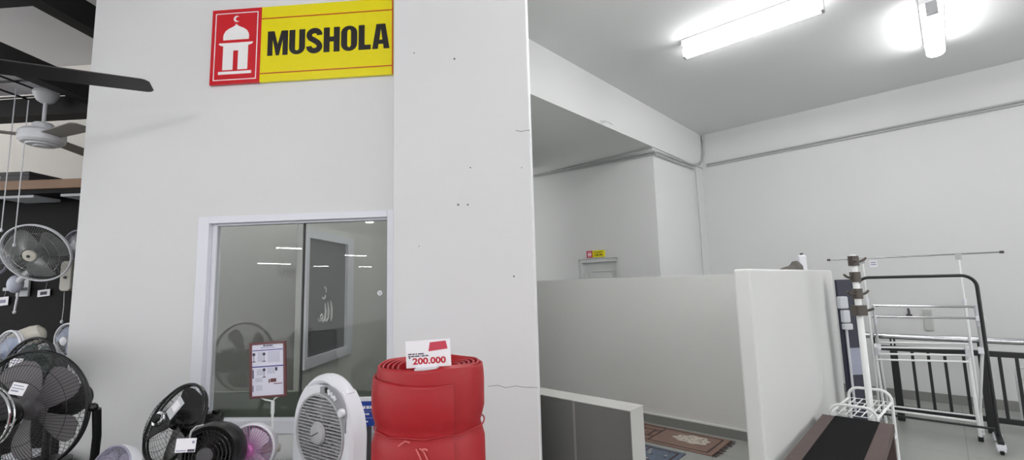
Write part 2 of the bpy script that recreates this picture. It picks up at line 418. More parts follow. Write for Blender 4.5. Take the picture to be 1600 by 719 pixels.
# ================================================================ LAMPS
def lamp(p, q, label, group, r=.022, wide=.05, m='tubelamp', base=.05, zoff=.0):
    """a batten light: housing against the ceiling, end caps and a tube between p and q"""
    p = V(p); q = V(q); d = (q - p); L = d.length; d.normalize()
    T = fr(p, d, Z.cross(d), Z)
    t = thing('ceiling_light', label, 'ceiling light', (p.x, p.y, CEIL), group)
    mb = MB(T); mb.box(-.02, L + .02, -wide * 1.1, wide * 1.1, CEIL - p.z - base, CEIL - p.z); mb.build('housing', M['white_metal'], t, smooth=0, bevel=.004)
    for x in (-.025, L):
        mb = MB(T); mb.box(x, x + .025, -wide * .55, wide * .55, -r, CEIL - p.z - base); mb.build('end_cap', M['grey_plastic'], t, smooth=0, bevel=.003)
    mb = MB(T); mb.loft([[(x, wide * math.cos(2 * PI * k / 16), r * math.sin(2 * PI * k / 16)) for k in range(16)] for x in (0, L)])
    mb.build('tube', M[m], t)
zt_ = CEIL - .12  # the two visible tubes are made wider to take in their glare
lamp(atz(1072, 84, zt_), atz(1282, 11, zt_), 'long glowing tube light on the grey ceiling, seen slantwise', None, .045, .06)
lamp(atz(1456, 16, zt_), atz(1462, 82, zt_), 'short-looking glowing tube light on the grey ceiling seen end-on', None, .045, .07)
lamp(V((.62, 2.72, zt_)), V((1.35, 1.9, zt_)), 'added tube light above the right-hand room, out of view', None, .045, .06, 'addedlamp')  # unseen lamp added to brighten the grey partition
# tube lights of the store behind the camera
def refl(px, py, z, y=.035):
    q = W0 + dB * y; p = onpl(px, py, q, dB); d = ray(px, py); n = dB
    d = d - n * 2 * d.dot(n)
    return p + d * ((z - p.z) / d.z)
G = 'store tube lights out in the shop'
LB = 'tube light under the shop ceiling, outside the view'
for (a, b) in (((431.5, 387.3), (471.4, 388.7)), ((402.7, 411.6), (454.5, 413)), ((538.7, 399), (572, 400)), ((490, 416.3), (513.4, 416.3)), ((560.4, 417), (580.3, 417)), ((571, 347.2), (584, 347))):
    p, q = refl(*a, 3.6), refl(*b, 3.6)
    lamp(p, q, LB, G, .035, .03, 'storelamp', .05)
# near rows lighting this side; the last is added to brighten the store wall
for (x, y) in ((-3.2, -.6), (-1.0, -1.4), (-3.4, -3.2), (-.8, -3.6), (1.6, -3.4), (3.9, -2.4), (3.9, .4), (-6.4, 2.3)):
    lamp((x, y, 3.6), (x + 1.2, y, 3.6), LB, G, .035, .04, 'storelamp', .05)
p = refl(600, 89, 3.6, -.02)
# unseen lamps added to brighten the prayer room
lamp(A @ V((-1.0, .9, 3.6)), A @ V((-1.0, 2.1, 3.6)), 'added tube light on the prayer room ceiling, left of its inner wall', None, .03, .05, 'roomfill', .05)
lamp(A @ V((.25, 1.0, 3.6)), A @ V((.25, 2.2, 3.6)), 'added tube light on the prayer room ceiling, right of its inner wall', None, .03, .04, 'roomfill2', .05)
# ================================================================ SIGNS
def sub(p, q, t): return (p[0] + (q[0] - p[0]) * t, p[1] + (q[1] - p[1]) * t)
sx0 = pa(329.5, 75, -.02)[0]; sx1 = pa(613.9, 60, -.02)[0]; sz0 = pa(470, 124.3, -.02)[1]; sz1 = pa(370, 14, -.02)[1]
SW, SH = sx1 - sx0, sz1 - sz0
SM = A @ Matrix.Translation((sx0, 0, sz0))
sg = thing('wall_sign', 'red and yellow wall sign with a white domed building icon reading MUSHOLA', 'sign', SM @ V((SW / 2, -.01, 0)))
rw = SW * .279
mb = MB(SM); mb.box(rw, SW, -.018, -.001, 0, SH); mb.build('yellow_panel', M['signyellow'], sg, smooth=0)
mb = MB(SM); mb.box(0, rw, -.0185, -.001, 0, SH); mb.build('red_panel', M['signred'], sg, smooth=0)
mb = MB(SM)
for f in (.105, .835):
    z = SH * f; mb.box(rw, SW - .006, -.0195, -.018, z, z + .006)
mb.build('red_line', M['signline'], sg, smooth=0)
mb = MB(SM); mb.box(SW - .006, SW, -.0195, -.018, 0, SH); mb.build('red_edge', M['signred'], sg, smooth=0)
mb = MB(SM); b0, b1 = .07, .93; w_ = .005
X0, X1, Z0, Z1 = rw * .07, rw * .93, SH * .05, SH * .95
for bx in ((X0, X1, Z0, Z0 + w_), (X0, X1, Z1 - w_, Z1), (X0, X0 + w_, Z0 + w_, Z1 - w_), (X1 - w_, X1, Z0 + w_, Z1 - w_)):
    mb.box(bx[0], bx[1], -.0198, -.0185, bx[2], bx[3])
mb.build('white_border', M['signwhite'], sg, smooth=0)
# icon: coordinates as fractions of the red panel
fx = lambda u: rw * u
fz = lambda v: SH * v
mb = MB(SM); y0, y1 = -.0202, -.0185
dome = []
for k in range(0, 13):
    t = k / 12; dome.append((.76 - .0 * t, 0))
prof = [(.245, .585), (.24, .63), (.25, .665), (.285, .705), (.345, .735), (.42, .757), (.47, .775), (.495, .80)]
dome = [(fx(u), fz(v)) for u, v in prof] + [(fx(1 - u), fz(v)) for u, v in reversed(prof[:-1])]
plate(mb, dome, y0, y1)
plate(mb, [(fx(u), fz(v)) for u, v in ((.16, .545), (.84, .545), (.84, .530), (.80, .513), (.745, .505), (.255, .505), (.20, .513), (.16, .530))], y0, y1)
plate(mb, [(fx(u), fz(v)) for u, v in ((.25, .505), (.75, .505), (.75, .44), (.25, .44))], y0, y1)
plate(mb, [(fx(u), fz(v)) for u, v in ((.25, .44), (.455, .44), (.455, .185), (.25, .185))], y0, y1)
plate(mb, [(fx(u), fz(v)) for u, v in ((.555, .44), (.75, .44), (.75, .185), (.555, .185))], y0, y1)
plate(mb, [(fx(u), fz(v)) for u, v in ((.17, .165), (.83, .165), (.83, .128), (.17, .128))], y0, y1)
cxm, czm, rm = fx(.50), fz(.865), SH * .042
outer = [(cxm + rm * math.cos(a), czm + rm * math.sin(a)) for a in [math.radians(50 + 260 * i / 20) for i in range(21)]]
inner = [(cxm + rm * .36 + rm * .72 * math.cos(a), czm + rm * .72 * math.sin(a)) for a in [math.radians(75 + 210 * i / 16) for i in range(17)]]
plate(mb, outer + inner[::-1], y0, y1)
mb.build('domed_building_icon', M['signwhite'], sg, smooth=0)
# the word, cut as heavy condensed capitals on a cell w wide and 1 high
def letters():
    L = {}
    L['M'] = (.80, [[(0, 0), (0, 1), (.26, 1), (.40, .45), (.54, 1), (.80, 1), (.80, 0), (.60, 0), (.60, .66), (.46, 0), (.34, 0), (.20, .66), (.20, 0)]])
    def arc(cx, cz, rx, rz, a0, a1, n=8): return [(cx + rx * math.cos(math.radians(a0 + (a1 - a0) * i / n)), cz + rz * math.sin(math.radians(a0 + (a1 - a0) * i / n))) for i in range(n + 1)]
    L['U'] = (.62, [[(0, 1), (.23, 1), (.23, .22)] + arc(.31, .22, .08, .07, 180, 360, 6) + [(.39, 1), (.62, 1), (.62, .28)] + arc(.31, .28, .31, .29, 0, -180, 12)])
    L['H'] = (.62, [[(0, 0), (0, 1), (.23, 1), (.23, .62), (.39, .62), (.39, 1), (.62, 1), (.62, 0), (.39, 0), (.39, .42), (.23, .42), (.23, 0)]])
    half = [(.31, 1.01)] + arc(.31, .73, .31, .28, 90, 180, 6)[1:] + arc(.31, .27, .31, .28, 180, 270, 6) + [(.31, .14)] + arc(.31, .24, .075, .10, 270, 180, 4) + arc(.31, .76, .075, .10, 180, 90, 4)
    L['O'] = (.62, [half, [(.62 - x, z) for x, z in reversed(half)]])
    L['L'] = (.47, [[(0, 0), (0, 1), (.23, 1), (.23, .19), (.47, .19), (.47, 0)]])
    L['A'] = (.66, [[(0, 0), (.16, 1), (.33, 1), (.33, .80), (.27, .36), (.33, .36), (.33, .19), (.24, .19), (.22, 0)], [(.66, 0), (.44, 0), (.42, .19), (.33, .19), (.33, .36), (.39, .36), (.33, .80), (.33, 1), (.50, 1)]])
    # S: a thick band following a centre line
    c = arc(.31, .735, .205, .175, -5, 90, 6) + arc(.31, .735, .205, .175, 90, 180, 6)[1:] + [(.115, .68), (.16, .60), (.27, .535), (.36, .475), (.455, .40), (.505, .32)] + arc(.31, .265, .205, .175, 0, -90, 6) + arc(.31, .265, .205, .175, -90, -185, 6)[1:]
    lft, rgt = [], []
    for i, p in enumerate(c):
        a, b = c[max(0, i - 1)], c[min(len(c) - 1, i + 1)]; dx, dz = b[0] - a[0], b[1] - a[1]; n = math.hypot(dx, dz) or 1
        w = .108; lft.append((p[0] - dz / n * w, p[1] + dx / n * w)); rgt.append((p[0] + dz / n * w, p[1] - dx / n * w))
    L['S'] = (.62, [[lft[i], lft[i + 1], rgt[i + 1], rgt[i]] for i in range(len(c) - 1)])
    return L
LT = letters()
lx0 = pa(418, 67, -.02)[0] - sx0; lx1 = pa(608.5, 55, -.02)[0] - sx0
lz0 = pa(430, 86.5, -.02)[1] - sz0; lz1 = pa(430, 48.5, -.02)[1] - sz0
word = 'MUSHOLA'; gap = .055
tot = sum(LT[c][0] for c in word) + gap * (len(word) - 1); k = (lx1 - lx0) / tot; x = lx0
for c in word:
    mb = MB(SM); wd, polys = LT[c]
    for pl in polys: plate(mb, [(x + u * k, lz0 + v * (lz1 - lz0)) for u, v in pl], -.0195, -.018)
    mb.build('letter', M['signblack'], sg, smooth=0); x += (wd + gap) * k
# toilet sign over the door
pt = Pln(kk, frR); a0 = pt.at(918, 402.8); a1 = pt.at(945.2, 391)
tz0 = pt.at(931, 402.2)[1]; tz1 = pt.at(931, 391.6)[1]
TM = RK @ Matrix.Translation((a0[0], 0, tz0)); TW, THh = a1[0] - a0[0], tz1 - tz0
ts = thing('toilet_sign', 'small red and yellow sign above the white door reading TOILET UMUM', 'sign', TM @ V((TW / 2, 0, 0)))
mb = MB(TM); mb.box(0, TW * .34, -.02, -.001, 0, THh); mb.build('red_panel', M['pinkred'], ts, smooth=0)
mb = MB(TM); mb.box(TW * .34, TW, -.02, -.001, 0, THh); mb.build('yellow_panel', M['signyellow'], ts, smooth=0)
for cxf, skirt in ((.115, 0), (.225, 1)):
    mb = MB(TM); cx = TW * cxf; w = TW * .033
    plate(mb, [(cx + w * .7 * math.cos(a * PI / 6), THh * .77 + w * .7 * math.sin(a * PI / 6)) for a in range(12)], -.022, -.02)
    plate(mb, [(cx - w, THh * .66), (cx + w, THh * .66), (cx + w * (1.5 if skirt else 1), THh * .34), (cx + w * .6, THh * .34), (cx + w * .6, THh * .14), (cx - w * .6, THh * .14), (cx - w * .6, THh * .34), (cx - w * (1.5 if skirt else 1), THh * .34)], -.022, -.02)
    mb.build('person_icon', M['signwhite'], ts, smooth=0)
mb = MB(TM); text_on(mb, 'TOILET', TW * .66, THh * .70, THh * .24, TW * .50, .02, -.021); text_on(mb, 'UMUM', TW * .66, THh * .32, THh * .24, TW * .44, .02, -.021)
mb.build('lettering', M['signblack'], ts, smooth=0)
# sticker on the window glass
sxp, szp = pa(592.5, 458, .028)
mb = MB(A); r = .014
plate(mb, [(sxp + r * math.cos(a * PI / 12), szp + r * math.sin(a * PI / 12)) for a in range(24)], .0365, .0378)
st = mb.build('glass_sticker', M['signwhite'], smooth=0); tag(st, 'small round white sticker on the right pane of the window', 'sticker')
mb = MB(A)
for (u, v) in ((-.4, .25), (.35, .2), (-.1, -.35), (.3, -.45)): mb.box(sxp + r * (u - .16), sxp + r * (u + .16), .0358, .0364, szp + r * (v - .22), szp + r * (v + .22))
mb.build('print', M['inkgrey'], st, smooth=0)
# shop sign behind the camera (seen mirrored in the window)
q0 = W0 + dB * .035
def reflY(px, py, Yp):
    p = onpl(px, py, q0, dB); d = ray(px, py); d = d - dB * 2 * d.dot(dB)
    return p + d * ((Yp - p.y) / d.y)
ra, rb = reflY(432, 433.5, -11), reflY(466, 418, -11)
RM = fr(V((rb.x, -11, ra.z)), V((-1, 0, 0)), V((0, -1, 0)), Z); rwid, rht = abs(ra.x - rb.x), rb.z - ra.z
if rb.x < ra.x: RM = fr(V((ra.x, -11, ra.z)), V((-1, 0, 0)), V((0, -1, 0)), Z)
rs = thing('shop_sign', 'pale hanging sign reading RYU mirrored in the window glass', 'sign', RM @ V((rwid / 2, 0, 0)))
mb = MB(RM); mb.box(0, rwid, 0, .06, 0, rht); mb.build('board', M['card'], rs, smooth=0)
mb = MB(RM); text_on(mb, 'RYU', rwid * .5, rht * .55, rht * .5, rwid * .75, .04, -.004); mb.box(rwid * .14, rwid * .86, -.004, 0, rht * .14, rht * .17); mb.build('lettering', M['ink'], rs, smooth=0)
mb = MB(RM)
for u in (.1, .9): mb.tube([(rwid * u, .03, rht), (rwid * u, .03, CEIL - ra.z)], .01, 6)
mb.build('hanger', M['dark_grey'], rs)

# ================================================================ DISPLAY PLATFORM
zp = .612
pf = thing('display_platform', 'long low display platform with green artificial grass along the shop wall', 'platform', (-2.0, 2.2, 0))
R2 = frA(W0); xe_ = (frA(W0).inverted() @ V((-.62, 2.5, 0))).x
mb = MB(R2); mb.box(-3.2, xe_, -.95, -.022, 0, zp - .03); mb.build('body', M['platform'], pf, smooth=0)
mb = MB(R2)
for i in range(5200):
    x = random.uniform(-1.75, xe_ - .01); y = -.03 - abs(random.gauss(0, .2)); 
    if y < -.93: continue
    h = random.uniform(.008, .02); a = random.uniform(0, 6.3); w = .0025; lx, ly = random.uniform(-.006, .006), random.uniform(-.006, .006)
    mb.add([(x - w * math.cos(a), y - w * math.sin(a), zp - .022), (x + w * math.cos(a), y + w * math.sin(a), zp - .022), (x + lx, y + ly, zp - .02 + h)], [(0, 1, 2)])
mb.box(-3.2, xe_, -.95, -.022, zp - .03, zp - .018)
tf = mb.build('turf', M['turf'], pf, smooth=0); tf['kind'] = 'stuff'

# ================================================================ FANS
def grille(mb, R, rh, d, spokes, wr=.0013, rings=(), bulge=.75, n=5, swirl=0.):
    for k in range(spokes):
        a = 2 * PI * k / spokes; pts = []
        for j in range(n + 1):
            t = j / n; r = rh + (R - rh) * t; aa = a + swirl * (1 - t)
            pts.append((r * math.cos(aa), r * math.sin(aa), d * (1 - t ** 2.2) if bulge else 0))
        mb.tube(pts, wr, 4)
    for t in rings:
        r = rh + (R - rh) * t; mb.ring(r, wr * 1.3, d * (1 - t ** 2.2), 40, 4)
def blade_poly(mb, r0, r1, w0, w1, ang, twist=.35, th=.002, n=8, skew=.25, tip=.5):
    """a real, twisted blade lofted from root to tip"""
    rings = []
    for j in range(n + 1):
        t = j / n; r = r0 + (r1 - r0) * t
        w = (w0 + (w1 - w0) * min(1, t * 1.5)) * (1 if t < .8 else math.sqrt(max(.03, 1 - ((t - .8) / .2) ** 2 * (1 - tip * tip))))
        tw = twist * (1 - .5 * t); a = ang + skew * t
        c = V((r * math.cos(a), r * math.sin(a), 0)); u = V((-math.sin(a), math.cos(a), 0)) * math.cos(tw) + V((0, 0, 1)) * math.sin(tw); nn = V((0, 0, 1)) * math.cos(tw) - V((-math.sin(a), math.cos(a), 0)) * math.sin(tw)
        rings.append([c - u * w - nn * th, c + u * w - nn * th, c + u * w + nn * th, c - u * w + nn * th])
    mb.loft(rings)
def fan_head(t, T, R, nb, bmat, gmat, hubmat, rh=.25, d=.07, back=.09, spokes=60, rings=(.35, .7), rim=.005, rimmat=None, motor=(.28, .18), motormat=None, w=(.16, .34), twist=.4, capR=None, wr=.0013, rot=.3, frontgrille=True):
    """front of the fan looks along local +z; the rim lies in z=0"""
    rimmat = rimmat or gmat; motormat = motormat or hubmat
    if frontgrille:
        mb = MB(T); grille(mb, R * .985, R * rh, d, spokes, wr, rings); mb.build('front_grille', M[gmat], t)
    mb = MB(T)
    grille(mb, R * .985, R * .3, -back, max(24, spokes // 2), wr, (.5,)); mb.build('rear_grille', M[gmat], t)
    mb = MB(T); mb.ring(R, rim, 0, 64, 8); mb.ring(R * .995, rim * .8, -.016, 64, 6); mb.build('rim', M[rimmat], t)
    cr_ = R * (capR or rh * 1.08)
    mb = MB(T); mb.lathe([(cr_, d - .008), (cr_, d), (cr_ * .9, d + .006), (cr_ * .45, d + .009), (.001, d + .010)], 32); mb.build('badge', M[hubmat], t)
    mb = MB(T @ Matrix.Translation((0, 0, -.01))); mb.lathe([(R * .17, -.03), (R * .18, .0), (R * .15, .02), (R * .05, .03), (.001, .031)], 24); mb.build('hub', M[bmat], t)
    for k in range(nb):
        mb = MB(T @ Matrix.Translation((0, 0, -.015))); blade_poly(mb, R * .12, R * .86, R * w[0], R * w[1], rot + 2 * PI * k / nb, twist); mb.build('blade', M[bmat], t)
    if motor:
        mr, ml = motor[0] * R, motor[1]
        mb = MB(T); mb.lathe([(mr * .8, -back + .01), (mr, -back - .01), (mr, -back - ml * .6), (mr * .8, -back - ml * .9), (mr * .3, -back - ml)], 28); mb.build('motor_housing', M[motormat], t)
    return T
def vec_at(px, py, Y, px2, py2, Y2): return atY(px2, py2, Y2) - atY(px, py, Y)
def card(t, name, T, w, h, mt='card', th=.0015):
    mb = MB(T); mb.box(-w / 2, w / 2, -h / 2, h / 2, 0, th); o = mb.build(name, M[mt], t, smooth=0)
    return o
def card_lines(parent, T, w, h, rows, mt='inkgrey'):
    mb = MB(T)
    for (u0, u1, v, hh) in rows: mb.box(-w / 2 + w * u0, -w / 2 + w * u1, -h / 2 + h * v, -h / 2 + h * (v + hh), .0015, .0021)
    return mb.build('print', M[mt], parent, smooth=0)

# --- big black floor fan (left edge)
c = atY(46, 641, 2.0); R = 87 * 2.0 / F
t = thing('floor_fan', 'large black floor fan with five grey blades on the turf, in the left corner', 'fan', (c.x, c.y, zp))
T = frN(c, V((0, -1, 0)))
fan_head(t, T, R, 5, 'blade_grey', 'black_metal', 'black_plastic', .17, .075, .09, 84, (.45, .75), .006, None, (.3, .16), 'matblack', (.10, .28), .45, .2, .0010, .55)
mb = MB(T); mb.ring(R * .17, .004, .086, 32, 6)
for k in range(14):
    a = 2 * PI * k / 14; mb.tube([(R * .11 * math.cos(a), R * .11 * math.sin(a), .086), (R * .15 * math.cos(a + .35), R * .15 * math.sin(a + .35), .087)], .0018, 5)
mb.build('badge_ring', M['chrome'], t)
mb = MB(); b = V((c.x + .14, c.y + .12, zp + .012))
mb.tube([V((c.x + R * 1.06, c.y + .03, c.z - .01)), V((c.x + R * .99, c.y + .06, c.z - .13)), V((c.x + R * .80, c.y + .1, zp + .02))], .016, 10)
mb.tube([V((c.x - R * 1.06, c.y + .03, c.z - .01)), V((c.x - R * .99, c.y + .06, c.z - .13)), V((c.x - R * .80, c.y + .1, zp + .02))], .016, 10)
mb.tube([V((c.x - R * .8, c.y + .1, zp + .018)), V((c.x + R * .8, c.y + .1, zp + .018))], .016, 10)
mb.tube([V((c.x - R * .8, c.y - .1, zp + .018)), V((c.x - R * .8, c.y + .12, zp + .018))], .016, 10)
mb.tube([V((c.x + R * .8, c.y - .1, zp + .018)), V((c.x + R * .8, c.y + .12, zp + .018))], .016, 10)
mb.build('stand', M['black_plastic'], t)
mb = MB(); mb.ball(c + V((R * 1.03, .02, 0)), .018); mb.build('pivot_knob', M['black_plastic'], t)
# its price label
q = atY(28.5, 608, 1.918)
t2 = thing('price_label', 'white price label tied to the large black floor fan', 'label', q)
TC = frN(q, V((.12, -1, .25))) @ Matrix.Rotation(-.22, 4, 'Z')
o = card(t2, 'card', TC, .058, .046); card_lines(o, TC, .058, .046, [(.1, .8, .72, .08), (.1, .9, .5, .07), (.1, .6, .25, .12)])
# --- fan with a chrome ring, mostly beyond the left edge
Yc = 1.62; c = atY(-36, 655, Yc); R = 49 * Yc / F
t = thing('desk_fan', 'black desk fan with a bright chrome rim at the far left edge', 'fan', (c.x, c.y, zp))
T = frN(c, V((0, -1, 0)))
fan_head(t, T, R, 3, 'dark_grey', 'black_metal', 'black_plastic', .3, .03, .04, 36, (.5,), .0036, 'chrome', (.4, .08), None, (.2, .4), .4)
mb = MB(); mb.tube([c + V((0, .07, 0)), V((c.x, c.y + .07, zp + .03))], .014); mb.build('pole', M['black_plastic'], t)
mb = MB(Matrix.Translation((c.x, c.y + .05, zp))); mb.lathe([(.085, 0), (.085, .015), (.03, .035)], 28); mb.build('base', M['black_plastic'], t)
# --- black desk fan tipped up behind the floor fan
Yc = 2.45; c = atY(42, 571, Yc); R = 41 * Yc / F
t = thing('desk_fan', 'black desk fan with smoky grey-green blades behind the large floor fan', 'fan', (c.x, c.y, zp))
T = frN(c, V((-.12, -1, .25)))
fan_head(t, T, R, 3, 'blade_green', 'black_metal', 'dark_grey', .22, .05, .06, 40, (.6,), .006, None, (.4, .12), 'dark_grey', (.22, .5), .4, None, .0011, .2)
q = c + V((.02, .12, -.02))
mb = MB(); mb.tube([q, V((q.x, q.y, zp + .03))], .018, 10); mb.build('pole', M['black_plastic'], t)
mb = MB(Matrix.Translation((q.x, q.y, zp))); mb.lathe([(.11, 0), (.11, .015), (.03, .04)], 28); mb.build('base', M['black_plastic'], t)
mb = MB(frN(atY(71, 549, 2.55), V((1, .1, .25)))); mb.lathe([(.022, -.05), (.042, -.04), (.046, .0), (.036, .035), (.012, .045)], 24); mb.build('motor_cover', M['grey_plastic'], t)
q = atY(25, 568, 2.375)
t2 = thing('price_label', 'small white price label hanging in front of the smoky-bladed desk fan', 'label', q)
TC = frN(q, V((.1, -1, .1))) @ Matrix.Rotation(-.1, 4, 'Z')
o = card(t2, 'card', TC, .058, .05); card_lines(o, TC, .058, .05, [(.1, .8, .72, .08), (.1, .9, .5, .07)])
# --- white fan turned away behind it
Yc = 2.62; c = atY(8, 555, Yc); R = 36 * Yc / F
t = thing('desk_fan', 'pale white-rimmed desk fan with a rounded cream motor, at the left edge', 'fan', (c.x, c.y, zp))
T = frN(c, V((-.35, -1, .12)))
fan_head(t, T, R, 3, 'bluewhite', 'grey_plastic', 'white_plastic', .22, .045, .05, 48, (.6,), .006, 'white_plastic', None, None, (.2, .45), .4)
mm = atY(44, 527, 2.75); T2 = frN(mm, V((.72, .35, .40)))
mb = MB(T2); mb.lathe([(.03, -.085), (.052, -.07), (.058, -.02), (.056, .03), (.044, .065), (.015, .08)], 28); mb.build('motor_housing', M['offwhite'], t)
q = c + V((.06, .08, -.03)); mb = MB(); mb.tube([mm, q, V((q.x, q.y, zp + .02))], .016, 10); mb.build('pole', M['white_plastic'], t)
mb = MB(Matrix.Translation((q.x, q.y, zp))); mb.lathe([(.10, 0), (.10, .012), (.03, .03)], 28); mb.build('base', M['white_plastic'], t)
# --- small white fan peeping round the wall corner
Yc = 3.3; c = atY(107, 532, Yc); R = 25.5 * Yc / F
t = thing('wall_fan', 'small white fan with pale blue blades half hidden by the wall corner', 'fan', (c.x, c.y, c.z))
T = frN(c, V((-.15, -1, -.05)))
fan_head(t, T, R, 3, 'bluewhite', 'grey_plastic', 'white_plastic', .25, .03, .035, 40, (.6,), .006, 'white_plastic', (.4, .08), 'white_plastic', (.25, .5), .4)
mb = MB(); mb.tube([c + V((.0, .1, 0)), c + V((0, .2, -.06)), c + V((0, .32, -.06))], .016, 10); mb.build('arm', M['white_plastic'], t)

# --- fan display wall: black board with a wooden shelf on top
yb_ = 3.72; DB = V((-2.3, yb_, 0)); RD = frA(DB) @ Matrix.Rotation(.035, 4, 'Z')
pD = DB; nD = V((RD[0][1], RD[1][1], 0))
def dpl(px, py, off=0.):
    q = pD - nD * off; return onpl(px, py, q, nD)
ztop = dpl(60, 282, .3).z; zbot = dpl(60, 300, .3).z
dw = thing('fan_display_wall', 'tall black display board with a brown wooden shelf along its top', 'display', (-4, yb_ + .1, 0))
mb = MB(RD); mb.box(-5, -.38, 0, .06, 0, zbot + .02); mb.build('board', M['black_panel'], dw, smooth=0)
mb = MB(RD); mb.box(-5, -.38, -.32, .1, zbot + .02, ztop); mb.build('shelf', M['wood'], dw, smooth=0, bevel=.004)
mb = MB(RD); mb.box(-5, -.38, -.30, -.02, zbot - .012, zbot + .02); mb.build('shelf_underside', M['black_panel'], dw, smooth=0)
mb = MB(RD); mb.box(-5, -.38, -.004, 0, .55, .62); mb.build('lower_rail', M['matblack'], dw, smooth=0)
for (pxs, lab) in (((-8, 50, 40), 'grey light panel under the wooden shelf, behind the hanging white cords'), ((92, 126, 118), 'grey light panel under the wooden shelf beside the wall corner')):
    a = RD.inverted() @ dpl(pxs[0], 306, .28); b = RD.inverted() @ dpl(pxs[1], 306, .28)
    mb = MB(RD); mb.box(a.x, b.x, -.27, -.06, zbot - .035, zbot - .013); o = mb.build('light_panel', M['palegrey'], smooth=0, bevel=.003); tag(o, lab, 'panel')
# black box on the shelf
a = RD.inverted() @ dpl(0, 275, .25); b = RD.inverted() @ dpl(42, 275, .25); zb_ = dpl(42, 268, .25).z
bxo = thing('storage_box', 'black cardboard box lying on the wooden shelf above the fans', 'box', RD @ V(((a.x + b.x) / 2, -.1, ztop)))
mb = MB(RD); mb.box(a.x, b.x + .02, -.25, .12, ztop, zb_ - .004); mb.build('body', M['shelfbox'], bxo, smooth=0, bevel=.004)
mb = MB(RD); mb.box(a.x - .004, b.x + .024, -.254, .124, zb_ - .03, zb_); mb.build('lid', M['shelfbox'], bxo, smooth=0, bevel=.004)
# wall fan in the middle of the board
Yc = 3.28; c = atY(56, 396, Yc); R = 46 * Yc / F
t = thing('wall_fan', 'large grey wall fan with a cream centre badge on the black board', 'fan', c)
T = frN(c, V((.22, -1, -.42)), V((.0, 0, 1)))
fan_head(t, T, R, 3, 'smoke', 'steel', 'offwhite', .24, .06, .06, 90, (.4, .7), .006, 'white_plastic', None, None, (.22, .5), .4, .2, .0010)
mb = MB(T); mb.lathe([(.011, .068), (.011, .072), (.001, .073)], 16); mb.build('badge_screw', M['dark_grey'], t)
mp = atY(24, 444, 3.46)
mb = MB(Matrix.Translation(mp)); mb.ball((0, 0, 0), .043, .05, .068, 24, 14); mb.build('motor_housing', mat('pale_blue_white_plastic', (206, 211, 228), .3), t)
mb = MB(); mb.tube([mp, (c + mp) / 2 + V((0, .05, 0)), c - (T.to_3x3() @ V((0, 0, 1))) * .05], .022, 10); mb.build('neck', M['white_plastic'], t)
bp = dpl(40, 453, .0)
mb = MB(RD); l = RD.inverted() @ dpl(38, 452, 0); mb.box(l.x - .045, l.x + .05, -.12, -.001, l.z - .012, l.z + .014); mb.box(l.x - .05, l.x + .055, -.02, -.001, l.z - .06, l.z + .08); mb.build('wall_bracket', M['palegrey'], t, smooth=0, bevel=.004)
mb = MB(); a = atY(29, 455, 3.5); e = atY(22.5, 488, 3.5)
mb.tube([a, atY(27, 465, 3.5), atY(24.5, 477, 3.5), e], .007, 8); mb.ball(e, .011, .011, .014); mb.build('pull_cord', M['white_plastic'], t)
# neighbouring wall fans that only show an edge
for (px, py, Yc, R, lab) in ((-16, 404, 3.4, .13, 'grey wall fan cut off at the left edge beside the cream-badged wall fan'), (124, 384, 3.42, .115, 'grey-blue wall fan whose edge shows beside the wall corner')):
    c2 = atY(px, py, Yc)
    t = thing('wall_fan', lab, 'fan', c2)
    T = frN(c2, V((0, -1, -.15)))
    fan_head(t, T, R, 3, 'lilac', 'steel', 'white_plastic', .25, .04, .05, 60, (.6,), .005, 'lilac', (.4, .09), 'white_plastic', (.22, .5), .4)
    mb = MB(); mb.tube([c2 + V((0, .12, 0)), c2 + V((0, .2, -.1)), c2 + V((0, .3, -.1))], .018, 10); mb.build('arm', M['white_plastic'], t)
# white control box with a pull cord
l = RD.inverted() @ dpl(102, 424, .05)
t = thing('fan_control', 'white rounded control box hanging on the black board, with a pull cord', 'control box', RD @ V((l.x, -.03, l.z - .07)))
def rrect(cx, cz, w, h, r, n=5):
    o = []
    for (sx, sz, a0) in ((1, 1, 0), (-1, 1, 90), (-1, -1, 180), (1, -1, 270)):
        for i in range(n + 1):
            a = math.radians(a0 + 90 * i / n); o.append((cx + sx * (w / 2 - r) + r * math.cos(a), cz + sz * (h / 2 - r) + r * math.sin(a)))
    return o
mb = MB(RD); x0_ = (RD.inverted() @ dpl(94.5, 440, .05)).x; x1_ = (RD.inverted() @ dpl(112, 440, .05)).x; z0_ = dpl(100, 455, .05).z; z1_ = dpl(106, 408, .05).z
plate(mb, rrect((x0_ + x1_) / 2, (z0_ + z1_) / 2, x1_ - x0_, z1_ - z0_, .03), -.06, -.001); mb.build('case', M['offwhite'], t, bevel=.006)
mb = MB(RD @ Matrix.Translation(((x0_ + x1_) / 2, -.06, z0_ + (z1_ - z0_) * .45)) @ Matrix.Rotation(PI / 2, 4, 'X')); mb.lathe([(.012, 0), (.011, .008), (.001, .009)], 20); mb.build('dial', M['dark_grey'], t)
mb = MB(); a = dpl(100.5, 456, .03); e = dpl(96.5, 503, .03); mb.tube([a, dpl(99.5, 480, .03), e], .0025, 6); mb.ball(e, .011, .011, .015); mb.build('pull_cord', M['white_plastic'], t)
